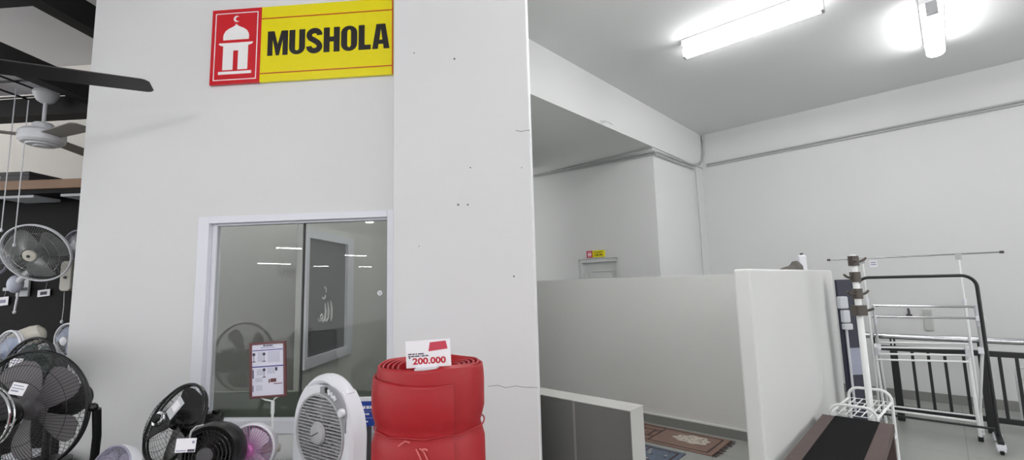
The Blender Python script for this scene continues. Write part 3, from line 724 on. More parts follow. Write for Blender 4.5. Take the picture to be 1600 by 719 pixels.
# small white cards hung on the board
for (px, py, w, h, lab) in ((68.5, 458, .105, .055, 'white price card with a dark square under the cream-badged wall fan'), (4, 471, .10, .07, 'pale price card at the left edge under the wall fans')):
    q = dpl(px, py, .012)
    t = thing('price_card', lab, 'card', q)
    TC = fr(q, V((RD[0][0], RD[1][0], .09)).normalized(), V((0, 0, 1)), -nD)
    o = card(t, 'card', TC, w, h); mb = MB(TC); mb.box(-.028, .028, -.014, .012, .0015, .003); mb.build('print', M['ink'] if px > 50 else M['inkgrey'], o, smooth=0)
    mb = MB(); mb.tube([q + V((.01, 0, h / 2)), q + V((.01, .01, h / 2 + .06))], .0012, 5); mb.build('string', M['grey_plastic'], t)

# ================================================================ HANGING FRAME, CEILING FANS
zf = 3.0
fa = atz(118, 117, zf + .06)
hf = thing('overhead_rack', 'black overhead display frame with a wire grid hanging above the fans', 'frame', (-3.6, 2.8, CEIL))
xr_ = (frA(V((0, 0, 0))).inverted() @ fa).x            # local x of the near right rail
RF = frA(V((0, 0, 0)))
mb = MB(RF); mb.box(xr_ - .09, xr_ + .0, .4, 3.72, zf - .08, zf + .06); mb.build('rail', M['matblack'], hf, smooth=0)
xu = (RF.inverted() @ atz(98, 32, 3.36)).x
mb = MB(RF); mb.box(xu - .02, xu + .09, .4, 3.3, 3.36, 3.54); mb.build('rail', M['matblack'], hf, smooth=0)
yc_ = (RF.inverted() @ atz(30, 11, 3.36)).y
mb = MB(RF); mb.box(xu - 1.6, xu - .02, yc_ - .25, yc_, 3.36, 3.54); mb.build('rail', M['matblack'], hf, smooth=0)
yf_ = (RF.inverted() @ atz(70, 152, zf)).y
mb = MB(RF); mb.box(xr_ - 2.4, xr_ - .09, yf_, yf_ + .12, zf - .14, zf); mb.box(xr_ - .09, xr_, yf_, yf_ + .12, zf - .14, zf - .08); mb.build('rail', M['matblack'], hf, smooth=0)
mb = MB(RF)
for i in range(8):
    x = xr_ - .12 - i * .24; mb.tube([(x, 1.6, zf - .005), (x, yf_, zf - .005)], .007, 6)
for i in range(9):
    y = yf_ - .02 - i * .24; mb.tube([(xr_ - 2.0, y, zf + .003), (xr_ - .09, y, zf + .003)], .007, 6)
mb.build('wire_grid', M['black_metal'], hf)
mb = MB(RF)
for (x, y, z0_) in ((xr_ - .05, .5, zf + .06), (xr_ - .05, yf_ + .06, zf + .06), (xr_ - 2.3, yf_ + .06, zf), (xu + .04, 2.6, 3.54), (xu - 1.5, yc_ - .12, 3.54)):
    mb.tube([(x, y, z0_ - .01), (x, y, CEIL)], .012, 8)
mb.build('hanger', M['black_metal'], hf)
mb = MB(RF); mb.box(xr_ - 2.0, xr_ - .1, 1.6, yf_ - .03, zf + .015, zf + .03)
o = mb.build('bright_backing', M['card'], hf, smooth=0)  # added sheet standing in for the bright ceiling and wall behind the grid

def ceiling_fan(name, lab, c, zc, motorR, nb, L, mats, rot, droop=0., wb=(.05, .07), pitch=.16, tipr=.25):
    bm_, mm_, rm_ = mats
    t = thing('ceiling_fan', lab, 'ceiling fan', (c.x, c.y, zc))
    T = Matrix.Translation(c)
    mb = MB(T); k = motorR
    mb.lathe([(k * .12, k * .80), (k * .40, k * .78), (k * .47, k * .70), (k * .48, k * .42), (k * .84, k * .36), (k, k * .20), (k * 1.02, -k * .05), (k * .98, -k * .28), (k * .86, -k * .40), (k * .66, -k * .44), (k * .64, -k * .50), (k * .34, -k * .53), (k * .32, -k * .58), (.001, -k * .59)], 40); mb.build('motor_housing', M[mm_], t)
    mb = MB(T); mb.tube([(0, 0, k * .6), (0, 0, zc - c.z - .03)], k * .09, 12); mb.build('rod', M[rm_], t)
    mb = MB(Matrix.Translation((c.x, c.y, zc))); mb.lathe([(k * .55, 0), (k * .58, -.02), (k * .40, -.07), (k * .25, -.085), (k * .1, -.09)], 28); mb.build('canopy', M[mm_], t)
    for i in range(nb):
        a = rot + 2 * PI * i / nb
        B = T @ Matrix.Rotation(a, 4, 'Z') @ Matrix.Rotation(droop, 4, 'Y') @ Matrix.Rotation(pitch, 4, 'X')
        mb = MB(B); n = 40; rings = []
        for j in range(n + 1):
            u = j / n; x = k * .8 + (L - k * .8) * u; w = wb[0] + (wb[1] - wb[0]) * u
            if u > 1 - tipr * .4: w *= 1 - .35 * ((u - 1 + tipr * .4) / (tipr * .4)) ** 2
            rings.append([(x, -w, -.004), (x, w, -.004), (x, w, .004), (x, -w, .004)])
        mb.loft(rings); mb.build('blade', M[bm_], t, bevel=.002)
    return t
c = atY(66, 214, 3.2)
ceiling_fan('ceiling_fan', 'white ceiling fan with grey-brown blades hanging from the black grid', c, zf - .012, .128, 3, .52, ('blade_brown', 'lilac_white', 'lilac_white') if 'lilac_white' in M else ('blade_brown', 'white_plastic', 'white_plastic'), math.radians(-22), 0, (.055, .068), -.1)
hub = atY(-40, 99, 2.10); tip = atz(237, 135, hub.z)
dv = tip - hub; L = dv.length
ceiling_fan('ceiling_fan', 'black ceiling fan whose long blade reaches across the white wall', hub, CEIL, .07, 3, L, ('fanblack', 'matblack', 'matblack'), math.atan2(dv.y, dv.x), math.asin(-dv.z / L), (.075, .066), -.12, .12)
# white cords hanging from the grid
for (p0, p1, lab) in (((9.5, 132), (2, 360), 'long white cord hanging beside the white ceiling fan at the left edge'), ((32, 272), (22, 383), 'thin white cord hanging in front of the wooden shelf')):
    a = atY(p0[0], p0[1], 3.15); b = atY(p1[0], p1[1], 3.15)
    a = V((b.x, b.y, zf + .0 if p0[1] < 200 else zbot + .6))
    mb = MB(); mb.tube([a, (a + b) / 2, b], .0035, 6); mb.ball(b, .009, .009, .014); o = mb.build('white_cord', M['white_plastic']); tag(o, lab, 'cord')

# ================================================================ FANS IN FRONT OF THE WINDOW
# black desk fan tilted up
Yc = 2.22; c = atY(272, 660, Yc); R = 56 * Yc / F
t = thing('desk_fan', 'black desk fan tipped upwards against the white wall left of the window', 'fan', (c.x, c.y, zp))
ax = V((-.36, -.80, .435)); T = frN(c, ax)
fan_head(t, T, R, 3, 'black_plastic', 'black_metal', 'chrome', .20, .075, .07, 50, (.35, .72), .007, None, None, None, (.25, .55), .45, .2, .0008, .9)
mb = MB(T); mb.lathe([(R * .12, .085), (R * .11, .091), (.001, .092)], 24); mb.build('badge_centre', M['black_plastic'], t)
m0 = atY(318, 656, 2.3); m1 = atY(338, 655, 2.36)
mb = MB(frN(c, -ax)); mb.lathe([(.03, .03), (.06, .06), (.062, .13), (.05, .165), (.02, .18)], 24); mb.build('motor_housing', M['black_plastic'], t)
mb = MB(frN(atY(331, 655, 2.36), V((1, .2, -.1)))); mb.lathe([(.034, -.07), (.036, .03), (.028, .045), (.001, .048)], 20); mb.build('gear_housing', M['black_plastic'], t)
kp = atY(338, 644, 2.36); mb = MB(Matrix.Translation(kp)); mb.lathe([(.008, -.02), (.008, .0), (.018, .002), (.018, .012), (.001, .014)], 14); mb.build('oscillation_knob', M['black_plastic'], t)
bq = V((atY(322, 690, 2.36).x, 2.36, zp))
mb = MB(); mb.tube([atY(325, 660, 2.36), bq + V((0, 0, .03))], .02, 10); mb.build('pole', M['black_plastic'], t)
mb = MB(Matrix.Translation(bq)); mb.lathe([(.12, 0), (.12, .012), (.05, .03), (.025, .05)], 32); mb.build('base', M['black_plastic'], t)
q = c + ax.normalized() * .105 + (atY(275, 636, Yc) - atY(263, 655, Yc))
q = atY(274, 637, 2.07)
t2 = thing('price_label', 'tilted price label on the grille of the black desk fan tipped upwards', 'label', q)
TC = frN(q, ax) @ Matrix.Rotation(math.radians(-28), 4, 'Z')
o = card(t2, 'sleeve', TC, .062, .082, 'palegrey'); mb = MB(TC); mb.box(-.02, .02, -.012, .024, .0015, .003); mb.build('print', M['card'], o, smooth=0)

# black round box fan in front of it
Yc = 1.86; c = atY(332, 708, Yc); R = 43 * Yc / F
c.z = max(c.z, zp + R * .98)
t = thing('floor_fan', 'round black drum fan standing on the turf in front of the tipped desk fan', 'fan', (c.x, c.y, zp))
ax = V((.10, -1, .12)); T = frN(c, ax)
mb = MB(T); mb.lathe([(R * .80, .035), (R * .93, .04), (R, .025), (R * 1.02, -.01), (R * .97, -.045), (R * .8, -.06)], 48, cap=False); mb.build('drum', M['black_plastic'], t)
mb = MB(T)
for q_ in (.30, .42, .54, .66, .78): mb.ring(R * q_, .0022, .043 + .012 * (1 - q_), 44, 5)
for k in range(36):
    a = 2 * PI * k / 36; mb.tube([(R * .26 * math.cos(a), R * .26 * math.sin(a), .053), (R * .55 * math.cos(a + .12), R * .55 * math.sin(a + .12), .049), (R * .82 * math.cos(a + .3), R * .82 * math.sin(a + .3), .038)], .0017, 4)
mb.build('front_grille', M['black_plastic'], t)
mb = MB(T); mb.lathe([(R * .27, .045), (R * .27, .056), (R * .22, .060), (.001, .061)], 28); mb.build('badge', M['dark_grey'], t)
for k in range(5):
    mb = MB(T); blade_poly(mb, R * .1, R * .78, R * .12, R * .34, 1.2566 * k + .2, .5); mb.build('blade', M['matblack'], t)
mb = MB(T); mb.lathe([(R * .96, -.046), (R * .7, -.075), (R * .3, -.09), (.001, -.092)], 32); mb.build('back_shell', M['black_plastic'], t)
mb = MB(); 
for s_ in (-1, 1): mb.box(c.x + s_ * R * .6 - .02, c.x + s_ * R * .6 + .02, c.y - .07, c.y + .08, zp, zp + .05)
mb.build('foot', M['black_plastic'], t, smooth=0, bevel=.004)
hp = atY(310, 671, 1.83)
mb = MB(); mb.tube([atY(296, 686, 1.8), atY(299, 674, 1.8), atY(306, 667, 1.8), atY(318, 664, 1.82)], .0035, 6); mb.build('handle_wire', M['grey_plastic'], t)
q = atY(290.5, 696, 1.775)
t2 = thing('price_label', 'white price label with a dark edge on the round black drum fan', 'label', q)
TC = frN(q, V((.25, -1, .12))) @ Matrix.Rotation(-.06, 4, 'Z')
o = card(t2, 'card', TC, .066, .048); card_lines(o, TC, .066, .048, [(.05, .55, .08, .08), (.8, .92, .62, .2)]); mb = MB(TC); mb.box(.008, .031, -.022, -.014, .0015, .0022); mb.build('print_bar', M['ink'], o, smooth=0)

# white and pink fan
Yc = 1.98; c = atY(391, 702, Yc); R = 36 * Yc / F
t = thing('desk_fan', 'white desk fan with a pink centre and pink radial grille, beside the poster stand', 'fan', (c.x, c.y, zp))
ax = V((.05, -1, .12)); T = frN(c, ax)
mb = MB(T); mb.lathe([(R * .93, .006), (R * 1.0, .0), (R * 1.02, -.02), (R * .92, -.05), (R * .6, -.075), (R * .2, -.085)], 48, cap=False); mb.build('shell', M['white_plastic'], t)
mb = MB(T)
for k in range(44):
    a = 2 * PI * k / 44
    mb.tube([(R * .25 * math.cos(a), R * .25 * math.sin(a), .03), (R * .6 * math.cos(a + .1), R * .6 * math.sin(a + .1), .024), (R * .95 * math.cos(a + .25), R * .95 * math.sin(a + .25), .004)], .0012, 4)
mb.build('front_grille', M['pink'], t)
mb = MB(T); mb.lathe([(R * .27, .026), (R * .27, .034), (R * .18, .042), (.001, .044)], 28); mb.build('badge', M['pink'], t)
for k in range(3):
    mb = MB(T); blade_poly(mb, R * .1, R * .8, R * .2, R * .42, 2.0944 * k + .8, .35); mb.build('blade', M['white_plastic'], t)
mb = MB(T); mb.add([(0, 0, 0)] and [(R * .93 * math.cos(a), R * .93 * math.sin(a), .036 - .03 * 1) for a in [PI * .55 + i * PI * .9 / 12 for i in range(13)]] + [(R * .30 * math.cos(a), R * .30 * math.sin(a), .040) for a in [PI * .55 + (12 - i) * PI * .9 / 12 for i in range(13)]], [tuple(range(26))])
mb.build('highlight_patch', M['highlight'], t)  # pale patch painting a highlight over the left of the grille
mb = MB(); mb.tube([c + V((0, .05, 0)), V((c.x, c.y + .06, zp + .02))], .016, 10); mb.build('neck', M['white_plastic'], t)
mb = MB(Matrix.Translation((c.x, c.y + .03, zp))); mb.lathe([(.075, 0), (.075, .012), (.03, .025)], 28); mb.build('base', M['white_plastic'], t)
mb = MB(frN(atY(431, 700, 2.08), V((1, .3, 0)))); mb.lathe([(.022, -.05), (.024, 0), (.014, .018)], 16); mb.build('motor_housing', M['offwhite'], t)

# small grey-lilac fan lying face up
Yc = 1.85; c = atY(168, 742, Yc); R = 40 * Yc / F
t = thing('desk_fan', 'small grey-lilac fan with a white shell low between the big floor fan and the wall', 'fan', (c.x, c.y, zp))
ax = V((-.25, -.9, .35)); T = frN(c, ax)
mb = MB(T); mb.lathe([(R, .0), (R * 1.03, -.02), (R * .97, -.05), (R * .6, -.075), (R * .2, -.085)], 48, cap=False); mb.build('shell', M['white_plastic'], t)
fan_head(t, T, R * .98, 3, 'lilac', 'lilac', 'lilac', .28, .03, .03, 48, (.5,), .004, 'lilac', None, None, (.25, .5), .4)
mb = MB(Matrix.Translation((c.x, c.y + .05, zp))); mb.lathe([(.06, 0), (.06, .012), (.02, .03), (.02, max(.04, c.z - zp - .03))], 24); mb.build('base', M['white_plastic'], t)

# white box fan
Yc = 1.95; cg = atY(499.5, 676.5, Yc); na = math.radians(-33)
nv = V((math.sin(na), -math.cos(na), 0)); tv = V((math.cos(na), math.sin(na), 0))
c0 = V((cg.x, cg.y, zp)); BM = fr(c0, tv, -nv, Z)     # local x across the face, y backwards, z up
zc = cg.z - zp; ztp = atY(508, 588, Yc).z - zp
t = thing('box_fan', 'white upright box fan with a carrying handle and round slatted grille beside the red roll', 'fan', c0)
Rg = .152
def egg(wid, top, n=24):
    pts = []
    for i in range(n + 1):
        a = PI * i / n; pts.append((wid * math.cos(a) * (1 - .10 * math.sin(a)), zc + (top - zc) * math.sin(a) ** .9))
    return pts
prof = egg(.195, ztp)
mb = MB(BM)
hz = zc + Rg + .022        # lower edge of the grip opening
# body: everything under the opening
def width_at(z):
    for i in range(len(prof) // 2):
        if prof[i][1] <= z <= prof[i + 1][1]:
            u = (z - prof[i][1]) / (prof[i + 1][1] - prof[i][1] + 1e-9); return prof[i][0] + (prof[i + 1][0] - prof[i][0]) * u
    return .195
low = [(.175, .0), (.19, .06)]
side = low + [(x, z) for x, z in prof if x > 0 and z < hz]
wz = width_at(hz)
body = side + [(wz, hz), (.09, hz + .006), (0, hz + .012), (-.09, hz + .006), (-wz, hz)] + [(-x, z) for x, z in reversed(side)]
# front with a round opening, built as a ring between the outline and the grille circle
N = 72
def ray_hit(a):
    dx, dz = math.cos(a), math.sin(a); best = 9
    for i in range(len(body)):
        (xa, za), (xb, zb__) = body[i], body[(i + 1) % len(body)]
        ex, ez = xb - xa, zb__ - za; den = dx * ez - dz * ex
        if abs(den) < 1e-9: continue
        u = (xa * ez - (za - zc) * ex) / den; v = (xa * dz - (za - zc) * dx) / den
        if u > 0 and -1e-6 <= v <= 1 + 1e-6: best = min(best, u)
    return best
outl = [(ray_hit(2 * PI * k / N), 2 * PI * k / N) for k in range(N)]
P_ = lambda r, a, y: (r * math.cos(a), y, zc + r * math.sin(a))
rings = [[P_(Rg, a, .05) for r, a in outl], [P_(Rg, a, .0) for r, a in outl], [P_(max(Rg + .002, r - .012), a, .0) for r, a in outl], [P_(r, a, .014) for r, a in outl], [P_(r * 1.0, a, .055) for r, a in outl], [P_(r * .95, a, .085) for r, a in outl], [P_(min(r * .6, .16), a, .105) for r, a in outl]]
mb.loft(rings, cap=False); mb.add(rings[-1], [tuple(range(N))]); mb.build('body', M['white_plastic'], t, smooth=35)
mb = MB(BM)   # handle arch
harc = [(x, z) for x, z in prof if z > hz - .03]
cen = []
for (x, z) in harc:
    cen.append((x * .93, .055, z - .016))
rr = []
for i, p in enumerate(cen):
    a = cen[max(0, i - 1)]; b = cen[min(len(cen) - 1, i + 1)]; dx, dz = b[0] - a[0], b[2] - a[2]; n_ = math.hypot(dx, dz); nx, nz = dz / n_, -dx / n_
    s_ = []
    for k in range(12):
        th_ = 2 * PI * k / 12; o_ = .021 * math.cos(th_); yy = .042 + .038 * math.sin(th_)
        s_.append((p[0] - nx * o_, yy, p[2] - nz * o_))
    rr.append(s_)
mb.loft(rr); mb.build('handle', M['white_plastic'], t, smooth=40)
mb = MB(BM)
bk = [(x * .93, z - .012) for x, z in harc]; plate(mb, bk + [(-.0, hz - .01)], .060, .068) ; mb.build('handle_back', M['grey_plastic'], t, smooth=0)  # grey instead of white, for the shade inside the grip recess
GM = BM @ Matrix.Translation((0, 0, zc)) @ Matrix.Rotation(PI / 2, 4, 'X')     # local z -> out of the face
mb = MB(GM); mb.tube([(Rg * math.cos(2 * PI * i / 64), Rg * math.sin(2 * PI * i / 64), .002) for i in range(64)], .006, 8, True); mb.build('grille_ring', M['grey_plastic'], t)
mb = MB(BM)
for k in range(-11, 12):
    z = k * .0131; hw = math.sqrt(max(0, (Rg - .004) ** 2 - z * z))
    if hw < .02: continue
    if abs(z) < .036:
        x0i = math.sqrt(max(0, .038 ** 2 - z * z)); mb.box(-hw, -x0i, -.004, .008, zc + z - .0022, zc + z + .0022); mb.box(x0i, hw, -.004, .008, zc + z - .0022, zc + z + .0022)
    else: mb.box(-hw, hw, -.004, .008, zc + z - .0022, zc + z + .0022)
for a in range(0, 6):
    an = a * PI / 3 + .5; mb.tube([(.03 * math.cos(an), .006, zc + .03 * math.sin(an)), ((Rg - .003) * math.cos(an), .006, zc + (Rg - .003) * math.sin(an))], .003, 5)
mb.build('grille', M['grey_plastic'], t, smooth=0)
mb = MB(BM @ Matrix.Translation((0, 0, zc)) @ Matrix.Rotation(PI / 2, 4, 'X')); mb.lathe([(.044, -.002), (.046, .008), (.040, .016), (.02, .021), (.001, .022)], 32)
bd = mb.build('badge', M['grey_plastic'], t)
mb = MB(BM); mb.add([(-.024, -.0225, zc - .014), (.022, -.0225, zc + .008), (.020, -.0225, zc + .012), (-.026, -.0225, zc - .010)], [(0, 1, 2, 3)]); mb.build('emblem', M['ink'], bd, smooth=0)
for k in range(5):
    mb = MB(BM @ Matrix.Translation((0, .045, zc)) @ Matrix.Rotation(PI / 2, 4, 'X')); blade_poly(mb, .03, .138, .025, .055, 1.2566 * k + .4, .5); mb.build('blade', M['grey_plastic'], t)
mb = MB(BM @ Matrix.Translation((0, .096, zc)) @ Matrix.Rotation(PI / 2, 4, 'X')); mb.lathe([(.149, 0), (.149, .006), (.001, .0065)], 48); mb.build('fan_well', M['matblack'], t)
# crescent control panel at the upper right
ring0 = []
for k in range(17):
    a = math.radians(88 - 80 * k / 16); ring0.append((a))
mb = MB(BM); rO = .205; pl = []
inn = [((Rg + .008) * math.cos(a), zc + (Rg + .008) * math.sin(a)) for a in ring0]
out = [((Rg + .018 + .038 * math.sin(PI * min(1, (k + 2) / 17))) * math.cos(a), zc + (Rg + .018 + .038 * math.sin(PI * min(1, (k + 2) / 17))) * math.sin(a)) for k, a in enumerate(ring0)]
out = [(min(x, .186), z) for x, z in out]
for k in range(16): plate(mb, [inn[k], inn[k + 1], out[k + 1], out[k]], -.006, .004)
cpn = mb.build('control_panel', M['panelgrey'], t, smooth=0)
for k, a in enumerate((74, 67.5, 61, 54.5)):
    an = math.radians(a); x, z = (Rg + .030) * math.cos(an), zc + (Rg + .030) * math.sin(an)
    mb = MB(BM @ Matrix.Translation((x, 0, z)) @ Matrix.Rotation(-(PI / 2 - an), 4, 'Y')); mb.box(-.006, .006, -.013, -.006, -.011, .011); mb.build('button', M['black_plastic'] if k == 0 else M['white_plastic'], cpn, smooth=0, bevel=.0015)
an = math.radians(33); x, z = (Rg + .030) * math.cos(an), zc + (Rg + .030) * math.sin(an)
mb = MB(BM @ Matrix.Translation((x, 0, z)) @ Matrix.Rotation(PI / 2, 4, 'X')); mb.lathe([(.017, .006), (.016, .018), (.012, .021), (.001, .0215)], 24); mb.build('knob', M['white_plastic'], cpn)
for s_ in (-1, 1):
    mb = MB(BM); mb.box(s_ * .13 - .03, s_ * .13 + .03, -.01, .10, 0, .02); mb.build('foot', M['white_plastic'], t, smooth=0, bevel=.004)

# ================================================================ POSTER STAND
Yp = 2.36
TLp, TRp, BRp, BLp = (atY(*p, Yp) for p in ((390, 536.5), (446, 532), (449.5, 619), (393, 622.5)))
cc = (TLp + TRp + BRp + BLp) / 4; ux = ((TRp - TLp) + (BRp - BLp)).normalized(); uz = ((TLp - BLp) + (TRp - BRp)); uz = (uz - ux * uz.dot(ux)).normalized(); uy = uz.cross(ux)
PM = fr(cc, ux, uy, uz); pw = ((TRp - TLp).length + (BRp - BLp).length) / 2; ph = ((TLp - BLp).length + (TRp - BRp).length) / 2
bpz = V((atY(424, 700, Yp).x, Yp, zp))
t = thing('poster_stand', 'poster stand with a dark red frame and printed sheet in front of the window', 'stand', bpz)
mb = MB(PM); f_ = .011
for bx in ((-pw / 2, pw / 2, ph / 2 - f_, ph / 2), (-pw / 2, pw / 2, -ph / 2, -ph / 2 + f_), (-pw / 2, -pw / 2 + f_, -ph / 2 + f_, ph / 2 - f_), (pw / 2 - f_, pw / 2, -ph / 2 + f_, ph / 2 - f_)):
    mb.box(bx[0], bx[1], -.012, .004, bx[2], bx[3])
mb.build('frame', M['posterframe'], t, smooth=0, bevel=.002)
mb = MB(PM); mb.box(-pw / 2 + f_, pw / 2 - f_, -.006, .002, -ph / 2 + f_, ph / 2 - f_); sh = mb.build('sheet', M['paper'], t, smooth=0)
iw, ih = pw - 2 * f_, ph - 2 * f_
def prints(name, rects, m):
    mb = MB(PM)
    for (u0, u1, v0, v1) in rects: mb.box(-iw / 2 + iw * u0, -iw / 2 + iw * u1, -.0068, -.0062, ih / 2 - ih * v1, ih / 2 - ih * v0)
    mb.build(name, M[m], sh, smooth=0)
prints('blue_bands', [(.02, .98, .105, .122), (0, 1, .425, .448)], 'inkblue')
prints('heading', [(.36, .42, .012, .04), (.44, .66, .018, .038)], 'ink')
prints('small_print', [(.28, .72, .058, .072)] + [(.18, .34, .15 + .02 * i, .156 + .02 * i) for i in range(10)] + [(.5, .88, .15 + .022 * i, .156 + .022 * i) for i in range(10)] + [(.48, .72, .47 + .02 * i, .476 + .02 * i) for i in range(6)] + [(.15, .35, .49 + .02 * i, .496 + .02 * i) for i in range(6)] + [(.12, .32, .80 + .022 * i, .806 + .022 * i) for i in range(5)] + [(.1, .33, .66 + .02 * i, .666 + .02 * i) for i in range(4)], 'inkgrey')
for rc_ in ((.015, .05, .49, .66), (.015, .04, .80, .92), (.73, .80, .465, .53)): prints('picture', [rc_], 'ink')
for (u, v, s_) in ((.06, .19, 1), (.38, .19, 1), (.38, .50, 1)):
    mb = MB(PM); x, z = -iw / 2 + iw * u, ih / 2 - ih * v; r = .0075
    plate(mb, [(x + r * math.cos(a * PI / 8), z + r * math.sin(a * PI / 8)) for a in range(16)], -.0068, -.0062)
    mb.box(x - .001, x + .001, -.0068, -.0062, z - .034, z - r); mb.box(x - .008, x + .008, -.0068, -.0062, z - .038, z - .034)
    mb.build('fan_picture', M['ink'], sh, smooth=0)
prints('price_print', [(.52, .56, .69, .76), (.58, .76, .68, .75), (.68, .95, .775, .79)], 'posterframe')
mb = MB(); top = cc - uz * (ph / 2)
mb.tube([bpz + V((0, 0, .01)), V((bpz.x, Yp, top.z - .025))], .006, 10); mb.tube([V((bpz.x, Yp, top.z - .08)), V((bpz.x, Yp, top.z - .02))], .009, 10)
mb.build('pole', M['white_metal'], t)
mb = MB(); mb.tube([top + ux * -.045 + uz * .004, top + ux * -.02 - uz * .010, V((bpz.x, Yp, top.z - .02)), top + ux * .03 - uz * .008, top + ux * .055 + uz * .004], .004, 8); mb.build('bracket', M['white_metal'], t)
mb = MB(Matrix.Translation(bpz)); mb.lathe([(.085, 0), (.085, .008), (.02, .014), (.008, .02)], 32); mb.build('base', M['white_metal'], t)

# blue notice board behind the roll
Yn = 2.40
a = atY(556, 628, Yn); b = atY(640, 661, Yn); zt_n = atY(568, 627, Yn).z
t = thing('notice_board', 'blue printed notice board with a white top edge behind the red roll', 'notice', (.5 * (a.x + b.x), Yn, zp))
mb = MB(); mb.box(a.x, b.x, Yn, Yn + .012, b.z - .01, zt_n); mb.build('board', M['blue'], t, smooth=0)
mb = MB(); mb.box(a.x - .004, b.x + .004, Yn - .004, Yn + .016, zt_n - .0, zt_n + .018); mb.build('top_edge', M['white_plastic'], t, smooth=0)
mb = MB()
for (py0, py1, segs) in ((634.5, 639, ((561, 566), (567.5, 571), (572.5, 577), (578, 582))), (646, 648.5, ((564, 567), (568, 571), (572, 577))), (658, 660, ((566, 569), (570, 575)))):
    for s0, s1 in segs: mb.box(atY(s0, py0, Yn).x, atY(s1, py0, Yn).x, Yn - .002, Yn - .0005, atY(570, py1, Yn).z, atY(570, py0, Yn).z)
mb.build('lettering', M['card'], t, smooth=0)
mb = MB(); mb.box(a.x, b.x, Yn - .001, Yn - .0003, atY(570, 643.2, Yn).z, atY(570, 642.2, Yn).z); mb.box(a.x, b.x, Yn - .001, Yn - .0003, atY(570, 654, Yn).z, atY(570, 653, Yn).z); mb.build('rule_line', M['inkgrey'], t, smooth=0)
mb = MB()
for x in (a.x + .05, b.x - .05): mb.box(x - .012, x + .012, Yn - .02, Yn + .06, zp, b.z - .01)
mb.build('foot', M['dark_grey'], t, smooth=0)

# ================================================================ THE RED ROLL
Yr = 1.55; rc = atY(672, 565, Yr); ztop_ = rc.z; Rr = 88.5 * Yr / F * .985
cx, cy = rc.x, rc.y
t = thing('foam_roll', 'tall roll of red foam sheeting tied round the middle, in front of the pillar', 'roll', (cx, cy, 0))
# spiral sheet: rings of profiles along the spiral; the outer turn sits lower (telescoped)
turns = 6.2; n = int(turns * 60); th_s = .0085; r_in = .092
zw = [0, .02, .16, .30, .34, .37, .40, .55, .68, .72, .755, .79, .92, 1.0]
waists = (.33, .70, atY(672, 689, Yr - Rr).z)
def prof_r(z, zt):
    f = 1.0
    for w in waists: f -= .085 * math.exp(-((z - w) / .03) ** 2)
    f -= .025 * math.exp(-((z - zt) / .02) ** 2) + .03 * math.exp(-(z / .02) ** 2)
    return f
rngs = []
aend = math.atan2(-1, .62)       # where the loose flap ends
for i in range(n + 1):
    u = i / n; a = aend - (1 - u) * turns * 2 * PI
    r = r_in + (Rr - r_in) * u ** .92
    left = 1 - u; drop = 0
    if left * turns < 1.0: drop = .048 * (1 - left * turns) ** 1.0
    zt = ztop_ - .006 * math.sin(a * 2) * (1 - u) - .012 * (1 - u) - drop + .006 * math.sin(5 * a) * .3
    inner, outer_ = [], []
    zs = [0.005, .05, .15, .24, .29, .33, .37, .42, .52, .6, .66, .70, .74, .8, .9, waists[2] - .05, waists[2] - .025, waists[2], waists[2] + .025, waists[2] + .05, zt - .05, zt - .02, zt - .006, zt]
    for z in zs:
        f = prof_r(z, ztop_ - drop) if u > .75 else 1
        bl = r * f; outer_.append((cx + bl * math.cos(a), cy + bl * math.sin(a), z)); inner.append((cx + (bl - th_s) * math.cos(a), cy + (bl - th_s) * math.sin(a), z))
    tm = ((outer_[-1][0] + inner[-1][0]) / 2, (outer_[-1][1] + inner[-1][1]) / 2, zt + .003)
    rngs.append(outer_ + [tm] + inner[::-1])
mb = MB(); mb.loft(rngs, cap=True); mb.build('rolled_sheet', M['red'], t, smooth=50)
mb = MB(Matrix.Translation((cx, cy, 0))); mb.lathe([(r_in * .97, .01), (r_in * .97, ztop_ - .13), (.001, ztop_ - .135)], 32); mb.build('core', M['red'], t)
w = waists[2]
mb = MB(); rs_ = Rr * .925; mb.tube([(cx + rs_ * math.cos(2 * PI * i / 64), cy + rs_ * math.sin(2 * PI * i / 64), w + .002 * math.sin(i)) for i in range(64)],   .0025, 6, True)
mb.build('tie_cord', M['red'], t); mb = MB()
f0 = V((cx - .02, cy - Rr * .96, w))
def front(px, py): return atY(px, py, cy - Rr * 1.0)
mb.tube([front(640, 692), front(633, 690), front(627, 694), front(622, 698)], .0022, 6)
mb.tube([front(655, 701), front(662, 706), front(668, 719), front(671, 730)], .0022, 6)
mb.tube([front(650, 702), front(655, 712), front(660, 724)], .0022, 6); mb.tube([front(668, 704), front(664, 702), front(658, 703)], .003, 6)
mb.build('tie_string', M['string'], t)
# price card standing in the hollow
Yk = 1.44
k0, k1, k2, k3 = (atY(*p, Yk) for p in ((633.5, 533), (703.5, 530), (704.8, 570.4), (635, 577)))
cc = (k0 + k1 + k2 + k3) / 4; ux = ((k1 - k0) + (k2 - k3)).normalized(); uz = (k0 - k3) + (k1 - k2); uz = (uz - ux * uz.dot(ux)).normalized()
KM = fr(cc, ux, uz.cross(ux), uz); kw = ((k1 - k0).length + (k2 - k3).length) / 2; kh = ((k0 - k3).length + (k1 - k2).length) / 2
t = thing('price_card', 'white price card reading 200.000 standing on the red roll', 'card', cc - uz * (kh / 2))
mb = MB(KM); mb.box(-kw / 2, kw / 2, 0, .0015, -kh / 2, kh / 2); cdo = mb.build('card', M['card'], t, smooth=0)
mb = MB(KM); plate(mb, [(kw * (u - .5), kh * (.5 - v)) for u, v in ((.505, .42), (.935, .36), (.90, .06), (.545, .09))], -.0006, -.0001); mb.build('red_print', M['pinkred'], cdo, smooth=0)
mb = MB(KM); text_on(mb, '200.000', kw * .015, -kh * .26, kh * .245, kw * .74, .035, -.0004); mb.build('price', M['pricered'], cdo, smooth=0)
mb = MB(KM)
